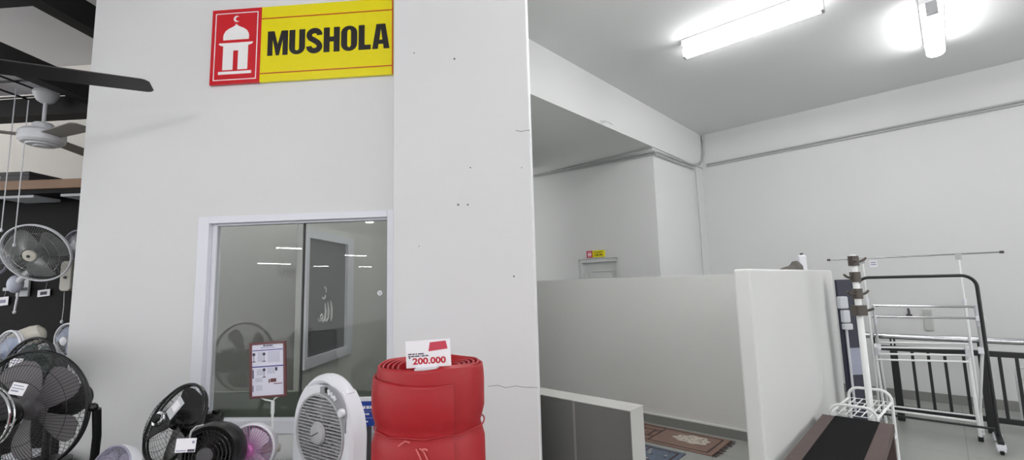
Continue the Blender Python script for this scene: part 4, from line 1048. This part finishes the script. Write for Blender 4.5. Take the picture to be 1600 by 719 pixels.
for (row, segs) in ((.47, ((.05, .13), (.145, .20), (.215, .25), (.27, .40))), (.55, ((.05, .10), (.11, .19), (.20, .30), (.32, .335), (.35, .42), (.435, .50)))):
    for s0, s1 in segs: mb.box(kw * (s0 - .5), kw * (s1 - .5), -.0006, -.0001, kh * (.5 - row - .045), kh * (.5 - row))
mb.box(kw * (.065 - .5), kw * (.065 - .5) + .004, -.0006, -.0001, -kh * .16, -kh * .10)
mb.build('small_print', M['ink'], cdo, smooth=0)
hp = atY(662, 577, Yk - .01)
mb = MB(KM); mb.box(-kw * .30, kw * .20, -.02, .03, -kh * .5 - .012, -kh * .5 - .0005); mb.build('holder', M['white_plastic'], t, smooth=0, bevel=.002)
# ================================================================ RIGHT-HAND ROOM: CABLES
def tubes(name, lab, pts, r, m, cat, group=None, n=8):
    mb = MB(); mb.tube(pts, r, n); o = mb.build(name, M[m]); return tag(o, lab, cat, group)
def onb(px, py, off=.02): q = cor - d2 * off; return onpl(px, py, q, d2)      # on the back wall
def onl(px, py, off=.02): q = cor - d1 * off; return onpl(px, py, q, d1)      # on the beam / corner wall
def ont(px, py, off=.02): q = kk - d2 * off; return onpl(px, py, q, d2)       # on the toilet wall
M['conduit'] = mat('grey_conduit', (176, 176, 178), .4)
tubes('cable_pipe', 'grey cable pipe running high along the wall behind the drying racks, upper of two', [onb(1104, 257, .02), onb(1350, 207.5, .02), onb(1900, 96.5, .02)], .013, 'conduit', 'cable pipe')
tubes('cable_pipe', 'thin grey cable pipe running high along the wall behind the drying racks, lower of two', [onb(1104, 260.5, .015), onb(1350, 212, .015), onb(1900, 102, .015)], .010, 'conduit', 'cable pipe')
p0 = onl(1097, 216, .04); p1 = onl(1097, 250, .04)
tubes('cable_pipe', 'short grey cable pipe dropping down the corner below the ceiling', [onl(1098, 216, .03), onl(1099, 240, .03), onl(1097.5, 252, .03), onl(1093, 257.5, .045), onl(1086, 257, .045)], .014, 'conduit', 'cable pipe')
mb = MB(); q = onl(1098, 217, .03); mb.tube([q + V((0, 0, -.05)), q + V((0, 0, .05))], .024, 10); o = mb.build('junction_box', M['conduit']); tag(o, 'small grey junction piece in the corner just below the ceiling', 'junction box')
tubes('cable_pipe', 'grey cable pipe along the underside edge of the beam, upper of two', [onl(1022, 236, .02), onl(1055, 247.5, .02), onl(1087, 259, .02)], .014, 'conduit', 'cable pipe')
tubes('cable_pipe', 'grey cable pipe along the underside edge of the beam, lower of two', [onl(1023, 240.5, .016), onl(1055, 252.5, .016), onl(1086, 264, .016)], .012, 'conduit', 'cable pipe')
tubes('cable_pipe', 'grey cable pipe along the top of the toilet corridor wall', [ont(834, 273.5, .02), ont(930, 255, .02), ont(1021, 237, .02)], .014, 'conduit', 'cable pipe')
tubes('cable_pipe', 'thin grey cable pipe just below another along the toilet corridor wall', [ont(834, 277, .016), ont(930, 259, .016), ont(1021, 241, .016)], .010, 'conduit', 'cable pipe')
tubes('cable_pipe', 'thin grey vertical cable down the corner behind the white partition', [onl(1086.5, 266, .02), onl(1093, 345, .02), onl(1099, 432, .02), V((onl(1099, 432, .02).x, onl(1099, 432, .02).y, .12))], .008, 'conduit', 'cable')
# loose plaster and wire ends on the beam
for k, (pp, lab) in enumerate(((((938, 189), (944, 190), (951, 191), (957, 195)), 'frayed wire end sticking out of the lower edge of the beam'), )):
    mb = MB(); pts = [onl(x, y, .015 + .02 * i) for i, (x, y) in enumerate(pp)]; mb.tube(pts, .004, 5); mb.tube([onl(946, 188, .01), onl(944, 191, .04), onl(941, 193, .05)], .004, 5); o = mb.build('wire_end', M['conduit']); tag(o, lab, 'wire')
# small sticker, wall plates and hook on the back wall
def plate_on_wall(name, lab, cat, x0, y0, x1, y1, m, th=.012, lines=False):
    a, b = onb(x0, y1, 0), onb(x1, y0, 0); la, lb = RB.inverted() @ a, RB.inverted() @ b
    mb = MB(RB); mb.box(la.x, lb.x, -th, 0, la.z, lb.z); o = mb.build(name, M[m], smooth=0, bevel=.002); tag(o, lab, cat)
    return o, la, lb
o, la, lb = plate_on_wall('wall_sticker', 'small pale printed sticker on the back wall beside the coat stand top', 'sticker', 1359.5, 407, 1370, 417.5, 'card', .003)
mb = MB(RB)
for v in (.3, .62): mb.box(la.x + .01, lb.x - .01, -.0042, -.003, la.z + (lb.z - la.z) * v, la.z + (lb.z - la.z) * (v + .16))
mb.build('print', M['inkgrey'], o, smooth=0)
M['socket'] = mat('grey_white_socket', (186, 190, 186), .4)
o, la, lb = plate_on_wall('wall_switch', 'tall grey-white wall plate seen through the drying racks', 'wall plate', 1445.5, 484, 1455.5, 516, 'socket', .02)
mb = MB(RB); mb.box(la.x + .012, lb.x - .012, -.026, -.02, lb.z - .09, lb.z - .03); mb.build('switch', M['conduit'], o, smooth=0, bevel=.003)
a = RB.inverted() @ onb(1420.5, 489, 0)
mb = MB(RB); mb.prism([(a.x - .028, -.03), (a.x + .028, -.03), (a.x + .02, 0), (a.x - .02, 0)], a.z - .05, a.z - .015); mb.tube([(a.x, -.015, a.z - .02), (a.x, -.02, a.z + .03), (a.x - .004, -.012, a.z + .055)], .011, 8)
o = mb.build('wall_hook', M['dark_grey']); tag(o, 'small dark hook on the back wall seen between the chrome bars', 'hook')

# ================================================================ HANDRAIL
base = atz(1409.5, 657, 0)
HP = Pln(base, frR); HM = HP.M
t = thing('handrail', 'black metal railing with a stainless steel top rail along the back wall', 'railing', base)
xR = HP.at(1720, 530)[0]; xL = HP.at(1372, 600)[0]
zt_r = HP.at(1450, 528)[1]; zm = HP.at(1450, 546.5)[1]; zl = HP.at(1450, 658)[1]
print('rail', zt_r, zm, zl, xL, xR)
mb = MB(HM); mb.tube([(HP.at(1330, 523)[0], 0, zt_r), (xR, 0, zt_r)], .03, 14); mb.build('top_rail', M['chrome'], t)
mb = MB(HM); mb.box(xL, xR, -.02, .02, zm - .03, zm + .02); mb.build('middle_rail', M['black_metal'], t, smooth=0)
mb = MB(HM); mb.box(xL, xR, -.02, .02, .10, .145); mb.build('bottom_rail', M['black_metal'], t, smooth=0)
for (px, w) in ((1376, .022), (1402.5, .03), (1541, .032), (1690, .032)):
    x = HP.at(px, 600)[0]; mb = MB(HM); mb.box(x - w, x + w, -.03, .03, 0, zm - .03); mb.build('post', M['black_metal'], t, smooth=0, bevel=.003)
    mb = MB(HM)
    for s_ in (-.5, .5): mb.tube([(x + s_ * w, 0, zm + .02), (x + s_ * w, 0, zt_r - .02)], .008, 8); 
    mb.build('rail_bracket', M['black_metal'], t)
for px in (1431, 1456, 1481.5, 1511, 1567, 1594, 1622, 1650):
    x = HP.at(px, 598)[0]; mb = MB(HM); mb.box(x - .012, x + .012, -.012, .012, .145, zm - .03); mb.build('baluster', M['black_metal'], t, smooth=0)

# ================================================================ BLACK CLOTHES RAIL
fb = atz(1557, 701, 0)
CP = Pln(fb, frR); CM = CP.M
t = thing('clothes_rail', 'tall black clothes rail with rounded top corners and white castors', 'clothes rail', fb)
zt_c = CP.at(1440, 432)[1]; xr_c = CP.at(1543, 560)[0]; xl_c = CP.at(1352, 560)[0]; rad = .10
print('clothes rail', zt_c, xl_c, xr_c)
pts = [(xl_c, 0, .10), (xl_c, 0, zt_c - rad)] + [(xl_c + rad - rad * math.cos(a), 0, zt_c - rad + rad * math.sin(a)) for a in (math.radians(15 * k) for k in range(1, 6))] + [(xl_c + rad, 0, zt_c), (xr_c - rad, 0, zt_c)] + [(xr_c - rad + rad * math.sin(a), 0, zt_c - rad + rad * math.cos(a)) for a in (math.radians(15 * k) for k in range(1, 6))] + [(xr_c, 0, zt_c - rad), (xr_c, 0, .10)]
mb = MB(CM); mb.tube(pts, .014, 12); mb.build('hoop', M['black_metal'], t)
mb = MB(CM); mb.tube([(xl_c, .0, .16), (xr_c, .0, .16)], .010, 10); mb.build('base_bar', M['black_metal'], t)
for x in (xl_c, xr_c):
    mb = MB(CM); mb.box(x - .02, x + .02, -.20, .20, .085, .115); ft = mb.build('foot_bar', M['black_metal'], t, smooth=0, bevel=.003)
    for y in (-.17, .17):
        mb = MB(CM @ Matrix.Translation((x, y, .0))); mb.box(-.03, .03, -.035, .035, .05, .085); mb.box(-.026, .026, -.03, -.016, .03, .085)
        mb.build('castor_housing', M['white_plastic'], ft, smooth=0, bevel=.004)
        mb = MB(CM @ Matrix.Translation((x, y, .032)) @ Matrix.Rotation(PI / 2, 4, 'Y')); mb.lathe([(.02, -.014), (.031, -.012), (.031, .012), (.02, .014)], 20); mb.build('castor_wheel', M['black_plastic'], ft)

# ================================================================ CHROME DRYING RACK
fd = atz(1533, 690, 0)
DP = Pln(fd, frR); DM = DP.M
def dp(px, py, y=0.):
    q = fd + d2 * y; p = onpl(px, py, q, d2) - q; return (p.dot(-d1), y, p.z)
t = thing('drying_rack', 'chrome and white folding drying rack standing in front of the black railing', 'drying rack', fd)
mb = MB(DM)
a, b = dp(1364, 477.5), dp(1525, 479.5); zb1 = (a[2] + b[2]) / 2
mb.tube([a, b], .011, 10); mb.build('top_bar', M['chrome'], t)
mb = MB(DM); a2, b2 = dp(1362, 494.5), dp(1532, 497.5); mb.tube([a2, b2], .011, 10); mb.build('top_bar', M['chrome'], t)
# side frames: grey links, white legs
for s_, top, mid, low_, foot_ in ((0, (1365, 477), (1367, 496), (1372, 542), (1388, 668)), (1, (1524, 479), (1527, 497), (1535, 548), (1541, 575))):
    mb = MB(DM); mb.tube([dp(*top), dp(*mid)], .013, 8); mb.tube([dp(*mid), dp(mid[0] + (low_[0] - mid[0]) * .25, mid[1] + (low_[1] - mid[1]) * .25)], .014, 8); mb.build('side_link', M['palegrey'], t)
    mb = MB(DM); u0 = (mid[0] + (low_[0] - mid[0]) * .25, mid[1] + (low_[1] - mid[1]) * .25); mb.tube([dp(*u0, -.01), dp(*low_, -.01)], .012, 8); mb.build('link_cover', M['conduit'], t)
    mb = MB(DM); q = dp(*low_, -.01); mb.box(q[0] - .028, q[0] + .022, q[1] - .02, q[1] + .02, q[2] - .03, q[2] + .03); mb.build('joint', M['white_plastic'], t, smooth=0, bevel=.005)
mb = MB(DM); q = dp(1532, 498, -.01); mb.box(q[0] - .03, q[0] + .03, q[1] - .02, q[1] + .02, q[2] - .022, q[2] + .022); mb.build('joint', M['white_plastic'], t, smooth=0, bevel=.005)
lt, lfoot = dp(1511, 540, -.03), dp(1533, 688, -.0)
mb = MB(DM); mb.tube([lt, (lfoot[0], lfoot[1], .03)], .014, 10); mb.build('leg', M['white_metal'], t)
mb = MB(DM); mb.lathe([(.02, 0)] * 0 + [(.019, .0), (.019, .035), (.013, .045)], 14) if 0 else mb.tube([(lfoot[0], lfoot[1], 0), (lfoot[0], lfoot[1], .04)], .019, 12); mb.build('foot', M['black_plastic'], t)
lt2, lfoot2 = dp(1366, 538, -.03), dp(1386, 672, -.0)
mb = MB(DM); mb.tube([lt2, (lfoot2[0], lfoot2[1], .03)], .014, 10); mb.build('leg', M['white_metal'], t)
mb = MB(DM); mb.tube([(lfoot2[0], lfoot2[1], 0), (lfoot2[0], lfoot2[1], .04)], .019, 12); mb.build('foot', M['black_plastic'], t)
# rear legs (crossing frame)
for (u, v) in ((dp(1372, 542, -.01), lfoot2), (dp(1535, 548, -.01), lfoot)):
    ft = (v[0], .36, 0.0); mb = MB(DM); mb.tube([u, ft], .012, 8); mb.build('rear_leg', M['white_metal'], t)
# white shelf bars and lower bars
for k, (ya, yb2) in enumerate(((535, 537.5), (542.5, 545.5), (553, 555.5), (562, 565.5))):
    mb = MB(DM); mb.tube([dp(1370, ya, -.05 + .07 * ((3 - k) % 4) * .6), dp(1513, yb2, -.05 + .07 * ((3 - k) % 4) * .6)], .0095, 8); mb.build('shelf_bar', M['white_metal'], t)
for s_ in ((1371, 545), (1511, 548)):
    q = dp(*s_, .02); mb = MB(DM); mb.box(q[0] - .014, q[0] + .014, -.07, .12, q[2] - .05, q[2] + .02); mb.build('shelf_bracket', M['palegrey'], t, smooth=0, bevel=.004)
mb = MB(DM); mb.tube([dp(1388, 641, -.0), dp(1533, 660, -.0)], .011, 8); mb.build('lower_bar', M['white_metal'], t)
mb = MB(DM); mb.tube([dp(1380, 633, .06), dp(1524, 650, .06)], .008, 8); mb.build('lower_bar', M['white_metal'], t)

# ================================================================ LONG TELESCOPIC RAIL
print('planes', [round((q_ - kk).dot(d2), 2) for q_ in (base, fb, fd, atz(1533, 682, 0) + d2 * .1, fw_ if 0 else base)])
ft_ = atz(1533, 682, 0) + d2 * .10
TPl = Pln(ft_, frR); TMx = TPl.M
t = thing('telescopic_rail', 'thin adjustable garment rail with a long silver bar on two slim white poles', 'garment rail', ft_)
a, b = TPl.at(1295, 406.8), TPl.at(1565, 393.4)
zt_t = (a[1] + b[1]) / 2
mb = MB(TMx); mb.tube([(a[0], 0, zt_t), (b[0], 0, zt_t)], .008, 10); mb.build('bar', M['steel'], t)
for x in (a[0], b[0]):
    mb = MB(TMx); mb.tube([(x - .015, 0, zt_t), (x + .015, 0, zt_t)], .013, 10); mb.build('end_cap', M['dark_grey'], t)
for px in (1349, 1500):
    x = TPl.at(px, 420)[0]
    mb = MB(TMx); mb.tube([(x, 0, zt_t - .02), (x, 0, zt_t - .45)], .008, 10); mb.tube([(x, 0, zt_t - .44), (x, 0, .03)], .012, 10); mb.build('pole', M['white_metal'], t)
    mb = MB(TMx); mb.box(x - .022, x + .022, -.014, .014, zt_t - .055, zt_t + .012); mb.build('clamp', M['grey_plastic'], t, smooth=0, bevel=.004)
    mb = MB(TMx); mb.tube([(x, 0, zt_t - .47), (x, 0, zt_t - .43)], .016, 10); mb.build('collar', M['white_plastic'], t)
    mb = MB(TMx); mb.tube([(x, -.05, .012), (x, .12, .012)], .012, 8); mb.build('foot', M['white_plastic'], t)

# ================================================================ COAT STAND
Yc = 3.72; b0 = atY(1344, 500, Yc)
b0 = V((b0.x, b0.y, 0))
t = thing('coat_stand', 'white coat stand with four dark brown hook collars behind the white partition', 'coat stand', b0)
zt_s = atY(1331.5, 398, Yc).z
def zs(py): return atY(1340, py, Yc).z
M['stand_white'] = M['white_metal']
mb = MB(Matrix.Translation(b0)); mb.lathe([(.023, .03), (.023, zt_s - .012), (.018, zt_s - .003), (.006, zt_s)], 20); mb.build('pole', M['white_metal'], t)
hooks = (((400, 415.5), ((1, -.03, -.2),)), ((425, 441), ((-1, -.02, 0),)), ((451, 467), ((1, .0, 0), (-1, -.03, .03))), ((477, 493), ((1, .1, 0),)))
for k, ((ya, yb2), _) in enumerate(hooks):
    zm_ = (zs(ya) + zs(yb2)) / 2; hh = (zs(ya) - zs(yb2)) / 2
    mb = MB(Matrix.Translation(b0 + V((0, 0, zm_)))); w = .030 if k < 3 else .042
    mb.prism(rrect(0, 0, 2 * w, 2 * w, .012), -hh, hh); cl = mb.build('hook_collar', M['brown_plastic'], t)
    dirs = [(-1, -.25, 1), (1, .1, 1)] if k % 2 == 0 else [(-1, .0, 1), (.3, 1, 1)]
    if k == 0: dirs = [(1, -.1, 1), (-.55, -1, -.3)]
    if k == 1: dirs = [(-1, -.1, 1), (.4, 1, 1)]
    if k == 2: dirs = [(1, .05, 1), (-1, -.45, 1)]
    if k == 3: dirs = [(1, -.5, .6), (.2, 1, 1)]
    for (dx, dy, up) in dirs:
        d = V((dx, dy, 0)).normalized(); mb = MB(Matrix.Translation(b0 + V((0, 0, zm_))))
        L = .105 if k == 2 and dx < 0 else .075
        mb.tube([d * .025, d * (L * .6) + V((0, 0, -.006)), d * L + V((0, 0, .004)), d * (L + .022) + V((0, 0, .022 * up))], [.011, .010, .010, .009], 8); mb.build('hook', M['brown_plastic'], cl)
mb = MB(Matrix.Translation(b0))
mb.lathe([(.15, 0), (.15, .012), (.05, .03), (.023, .05)], 36); mb.build('base', M['white_metal'], t)

# ================================================================ NAVY BOARD BEHIND THE PARTITION
Yn = 4.25
NB = atY(1318, 437, Yn); 
zt_n = NB.z
xa = atY(1306.5, 437, Yn); xb = atY(1331, 437, Yn)
nb0 = V((xa.x, Yn, 0)); nx = (xb - xa); nwid = V((nx.x, nx.y, 0)).length
NM = fr(nb0, V((1, 0, 0)), V((0, 1, 0)), Z)
t = thing('folded_board', 'tall navy folded board with pale clips standing behind the white partition', 'board', nb0)
mb = MB(NM); mb.box(0, nwid, 0, .03, .02, zt_n); mb.build('panel', M['navy'], t, smooth=0, bevel=.004)
mb = MB(NM); mb.box(nwid, nwid + .016, -.004, .034, .0, zt_n - .002); mb.build('edge_strip', M['steel'], t, smooth=0)
mb = MB(NM); mb.box(nwid + .016, nwid + .045, .0, .03, .0, zt_n - .35); mb.build('side_panel', M['black_metal'], t, smooth=0)
def zn(py): return atY(1320, py, Yn).z
for (ya, yb2, x0_, x1_) in ((463, 482, -.02, .055), (484, 504, .0, .06), (505, 515, .0, .075)):
    mb = MB(NM); mb.box(x0_, x1_, -.05, -.0, zn(yb2), zn(ya)); mb.build('clip', M['palegrey'], t, smooth=0, bevel=.01)
mb = MB(NM); mb.tube([(.03, -.02, zn(515)), (.03, -.02, .3)], .010, 8); mb.build('rod', M['palegrey'], t)
mb = MB(NM); mb.box(.04, .145, -.012, -.0005, zn(586), zn(544)); mb.build('label_plate', mat('blue_grey_plate', (150, 154, 172), .4), t, smooth=0, bevel=.003)

# ================================================================ WHITE WIRE TROLLEY
bz_ = .45
bl, br_, bn = atz(1285, 647, bz_), atz(1398, 661, bz_), atz(1217, 712, bz_)
BMx = fr(V((bl.x, bl.y, 0)), -d1, d2, Z); wB = (br_ - bl).dot(-d1); LB_ = (bl - bn).dot(d2)
def hoop(x0, x1, z0, z1, r, y, rad):
    pts = [(x0, y, z0), (x0, y, z1 - rad)] + [(x0 + rad - rad * math.cos(a), y, z1 - rad + rad * math.sin(a)) for a in (math.radians(18 * k) for k in range(1, 5))] + [(x0 + rad, y, z1), (x1 - rad, y, z1)] + [(x1 - rad + rad * math.sin(a), y, z1 - rad + rad * math.cos(a)) for a in (math.radians(18 * k) for k in range(1, 5))] + [(x1, y, z1 - rad), (x1, y, z0)]
    return pts
def bq(px, py, y):      # local coordinates in the plane y of the bench frame
    q = V((bl.x, bl.y, 0)) + d2 * y; p = onpl(px, py, q, d2) - q; return p.dot(-d1), p.z
y1_, y2_ = .10, .42
h1a, h1b, h1t = bq(1297, 640, y1_)[0], bq(1371, 656, y1_)[0], bq(1325, 634, y1_)[1]
h2a, h2b, h2t = bq(1327, 625, y2_)[0], bq(1395, 640, y2_)[0], bq(1360, 608, y2_)[1]
print('trolley', h1a, h1b, h1t, h2a, h2b, h2t)
t = thing('wire_trolley', 'white wire trolley with two rounded tube hoops behind the dark bench', 'trolley', BMx @ V((.2, .26, 0)))
mb = MB(BMx); mb.tube(hoop(h1a, h1b, .03, h1t, 0, y1_, .07), .011, 10); mb.build('front_hoop', M['white_metal'], t)
mb = MB(BMx); mb.tube(hoop(h2a, h2b, .03, h2t, 0, y2_, .07), .011, 10); mb.build('rear_hoop', M['white_metal'], t)
zsh1, zsh2 = h1t - .07, h2t - .085
for zz in (0, -.25):
    mb = MB(BMx)
    for k in range(7):
        u = k / 6; mb.tube([(h1a + (h1b - h1a) * u, y1_, zsh1 + zz), (h2a + (h2b - h2a) * u, y2_, zsh2 + zz)], .004 if 0 < k < 6 else .009, 6)
    for k in range(5):
        v = k / 4; xa_, xb_ = h1a + (h2a - h1a) * v, h1b + (h2b - h1b) * v; z = zsh1 + (zsh2 - zsh1) * v + zz; mb.tube([(xa_, y1_ + (y2_ - y1_) * v, z), (xb_, y1_ + (y2_ - y1_) * v, z)], .0035, 6)
    mb.build('wire_shelf', M['white_metal'], t)
for (x, y) in ((h1a, y1_), (h1b, y1_), (h2a, y2_), (h2b, y2_)):
    mb = MB(BMx); mb.tube([(x, y, 0), (x, y, .04)], .015, 10); mb.build('foot', M['black_plastic'], t)

# ================================================================ DARK BENCH
t = thing('bench', 'low dark brown wooden bench with a black inset top beside the white partition', 'bench', BMx @ V((wB / 2, -.6, 0)))
Lb = 1.30
sw = .082
mb = MB(BMx); mb.box(0, sw, -Lb, 0, bz_ - .055, bz_); mb.build('side_rail', M['darkwood'], t, smooth=0, bevel=.004)
mb = MB(BMx); mb.box(wB - sw, wB, -Lb, 0, bz_ - .055, bz_); mb.build('side_rail', M['darkwood'], t, smooth=0, bevel=.004)
for y in (-.05, -Lb):
    mb = MB(BMx); mb.box(sw, wB - sw, y, y + .05, bz_ - .06, bz_ - .012); mb.build('end_rail', M['darkwood'], t, smooth=0, bevel=.003)
mb = MB(BMx); mb.box(sw - .002, wB - sw + .002, -1.15, -.004, bz_ - .012, bz_ + .004); mb.build('black_top', M['blackmat'], t, smooth=0, bevel=.004)
for x in (.004, wB - .064):
    for y in (-.07, -Lb + .01):
        mb = MB(BMx); mb.box(x, x + .06, y, y + .06, 0, bz_ - .055); mb.build('leg', M['darkwood'], t, smooth=0, bevel=.003)

# ================================================================ WHITE RACK AT THE RIGHT EDGE
fw_ = atz(1602, 672, 0); WP = Pln(fw_, frR); WM = WP.M
t = thing('wire_trolley', 'white tube rack cut off at the right edge, in front of the railing', 'trolley', fw_)
xa = WP.at(1588, 600)[0] + .012; zt1 = WP.at(1596, 575.5)[1]; zt2_ = WP.at(1596, 590)[1]
mb = MB(WM); mb.tube(hoop(xa, xa + .45, .02, zt1, 0, .05, .05), .012, 10); mb.build('rear_hoop', M['white_metal'], t)
mb = MB(WM); mb.tube(hoop(xa, xa + .45, .02, zt2_, 0, -.06, .05), .012, 10); mb.build('front_hoop', M['white_metal'], t)
mb = MB(WM)
for z in (.12, .35):
    for k in range(9): mb.tube([(xa + .45 * k / 8, -.06, z), (xa + .45 * k / 8, .05, z)], .004, 6)
    for y in (-.06, .05): mb.tube([(xa, y, z), (xa + .45, y, z)], .006, 6)
mb.build('wire_shelf', M['white_metal'], t)

# ================================================================ THINGS ON THE WHITE PARTITION
RPi = RP.inverted()
def onP(px, py): p = onpl(px, py, Pw - d1 * -.05, d1); return RPi @ p
a = onP(1248.5, 418); b = onP(1258, 398)
zt_b = b.z; yb_l = (a.y + b.y) / 2
t = thing('spray_bottle', 'small white bottle standing on top of the white partition', 'bottle', RP @ V((-.05, yb_l, zP)))
mb = MB(RP @ Matrix.Translation((-.05, yb_l, zP))); hb = zt_b - zP; rb_ = min(.034, (b.y - a.y) * .5)
mb.lathe([(.001, 0), (.030, .0), (.032, .006), (.032, hb * .86), (.026, hb * .93), (.012, hb * .96), (.012, hb)], 24); mb.build('body', M['white_plastic'], t)
mb = MB(RP @ Matrix.Translation((-.05, yb_l, zP + hb))); mb.lathe([(.013, -.006), (.013, .006), (.009, .009), (.001, .0095)], 16); mb.tube([(0, 0, .003), (.0, .03, .004)], .006, 8); mb.build('nozzle', M['dark_grey'], t)
a = onP(1221, 418); b = onP(1248, 409)
mb = MB(RP @ Matrix.Translation((-.05, 0, zP)))
n = 14; rings = []
for k in range(n + 1):
    u = k / n; y = a.y + (b.y - a.y) * u; h = .004 + max(.0, (b.z - zP)) * (0 if u < .1 else (.15 + .25 * min(1, (u - .1) / .35) + .6 * max(0, min(1, (u - .5) / .22))))
    h *= 1 - .25 * max(0, (u - .86) / .14); h = max(h, .004)
    rings.append([(-.03 + .03 * u * 0, y, 0.0005), (.03, y, .0005), (.028, y, h * .6), (.012, y, h), (-.014, y, h * .95), (-.028, y, h * .55)])
mb.loft(rings); o = mb.build('dark_cloth', M['brown_plastic'], smooth=60); tag(o, 'crumpled dark cloth lying on the white partition beside the bottle', 'cloth')

# ================================================================ PRAYER RUGS
def rug(name, lab, c0_, c1, c2, L, th, parts, pile):
    """c0_ far right corner, c1 near right corner (both on the floor); the rug runs along d1 to the left"""
    c0_, c1 = V(c0_), V(c1); wv = (c1 - c0_); wid = wv.dot(-d2)
    Mx = fr(c0_, d1, -d2, V((0, 0, 1))); Mx = fr(V((c0_.x, c0_.y, 0)), d1, -d2, Z)
    t = thing(name, lab, 'rug', V((c0_.x, c0_.y, 0)) + d1 * (L / 2))
    mb = MB(Mx); mb.box(0, L, 0, wid, 0.0005, th); mb.build('pile', M[pile], t, smooth=0)
    return t, Mx, wid
r0, r1 = atz(1143, 689.5, 0), atz(1113, 714, 0)
t, Mx, wd = rug('prayer_rug', 'brown prayer rug with a cream patterned field and dark fringe beside the grey partition', r0, r1, None, 1.15, .008, None, 'rugbrown')
mb = MB(Mx)
for k in range(22):
    y = wd * (k + .5) / 22 + random.uniform(-.006, .006); w = random.uniform(.006, .011); l = random.uniform(.035, .06); dy = random.uniform(-.015, .015)
    mb.add([(.002, y - w, .0085), (.002, y + w, .0085), (-l, y + w * .6 + dy, .002), (-l, y - w * .6 + dy, .002)], [(0, 1, 2, 3)])
mb.build('fringe', M['rugdark'], t, smooth=0)
mb = MB(Mx); pts = []
for k in range(36):
    a = 2 * PI * k / 36; rr_ = 1 + .10 * math.sin(8 * a) + .06 * math.sin(3 * a + 1)
    pts.append((.285 + .16 * rr_ * math.cos(a), wd * .42 + wd * .22 * rr_ * math.sin(a)))
mb.prism(pts, .0082, .0105); mb.build('cream_field', M['rugcream'], t, smooth=0)
mb = MB(Mx)
for (x0_, x1_, y0_, y1_) in ((.05, 1.1, .04, .055), (.05, 1.1, wd - .055, wd - .04), (.05, .065, .055, wd - .055), (.60, .615, .055, wd - .055), (.60, .9, wd * .28, wd * .31), (.60, .9, wd * .66, wd * .69), (.66, .68, wd * .31, wd * .66)):
    mb.box(x0_, x1_, y0_, y1_, .008, .0092)
for k in range(40):
    x, y = random.uniform(.15, .42), random.uniform(wd * .26, wd * .58); s_ = random.uniform(.006, .016); mb.box(x, x + s_, y, y + s_ * .7, .0105, .0112)
for k in range(46):
    x, y = random.uniform(.6, 1.05), random.uniform(.07, wd - .07); s_ = random.uniform(.01, .03); mb.box(x, x + s_, y, y + .008, .008, .0091)
mb.build('dark_pattern', M['rugdark'], t, smooth=0)
r0 = atz(1072, 710.5, 0); r1 = r0 - d2 * .55
t, Mx, wd = rug('prayer_rug', 'blue-grey patterned prayer rug partly hidden by the low tiled wall', r0, r1, None, 1.1, .008, None, 'rugblue')
mb = MB(Mx)
for (x0_, x1_, y0_, y1_) in ((.04, 1.05, .035, .05), (.04, .055, .05, wd - .05), (.3, .31, .05, wd - .05)): mb.box(x0_, x1_, y0_, y1_, .008, .0092)
for k in range(60):
    x, y = random.uniform(.08, 1.0), random.uniform(.06, wd - .06); s_ = random.uniform(.015, .05); mb.box(x, x + s_, y, y + .009, .008, .0093)
mb.build('dark_pattern', M['rugdark'], t, smooth=0)
mb = MB(Mx)
for k in range(50):
    x, y = random.uniform(.08, 1.0), random.uniform(.06, wd - .06); s_ = random.uniform(.01, .03); mb.box(x, x + s_, y, y + .012, .008, .0088)
mb.build('pale_pattern', M['rugcream'], t, smooth=0)
# ================================================================ WORLD AND VIEW
w = bpy.data.worlds.new('world'); sc.world = w; w.use_nodes = True
w.node_tree.nodes['Background'].inputs[0].default_value = (1, 1, 1, 1); w.node_tree.nodes['Background'].inputs[1].default_value = .75
sc.view_settings.view_transform = 'Standard'; sc.view_settings.look = 'None'; sc.view_settings.exposure = 1.29; sc.view_settings.gamma = 1
sc.view_settings.use_curve_mapping = False
for o in bpy.data.objects:
    if '_w' in o: del o['_w']
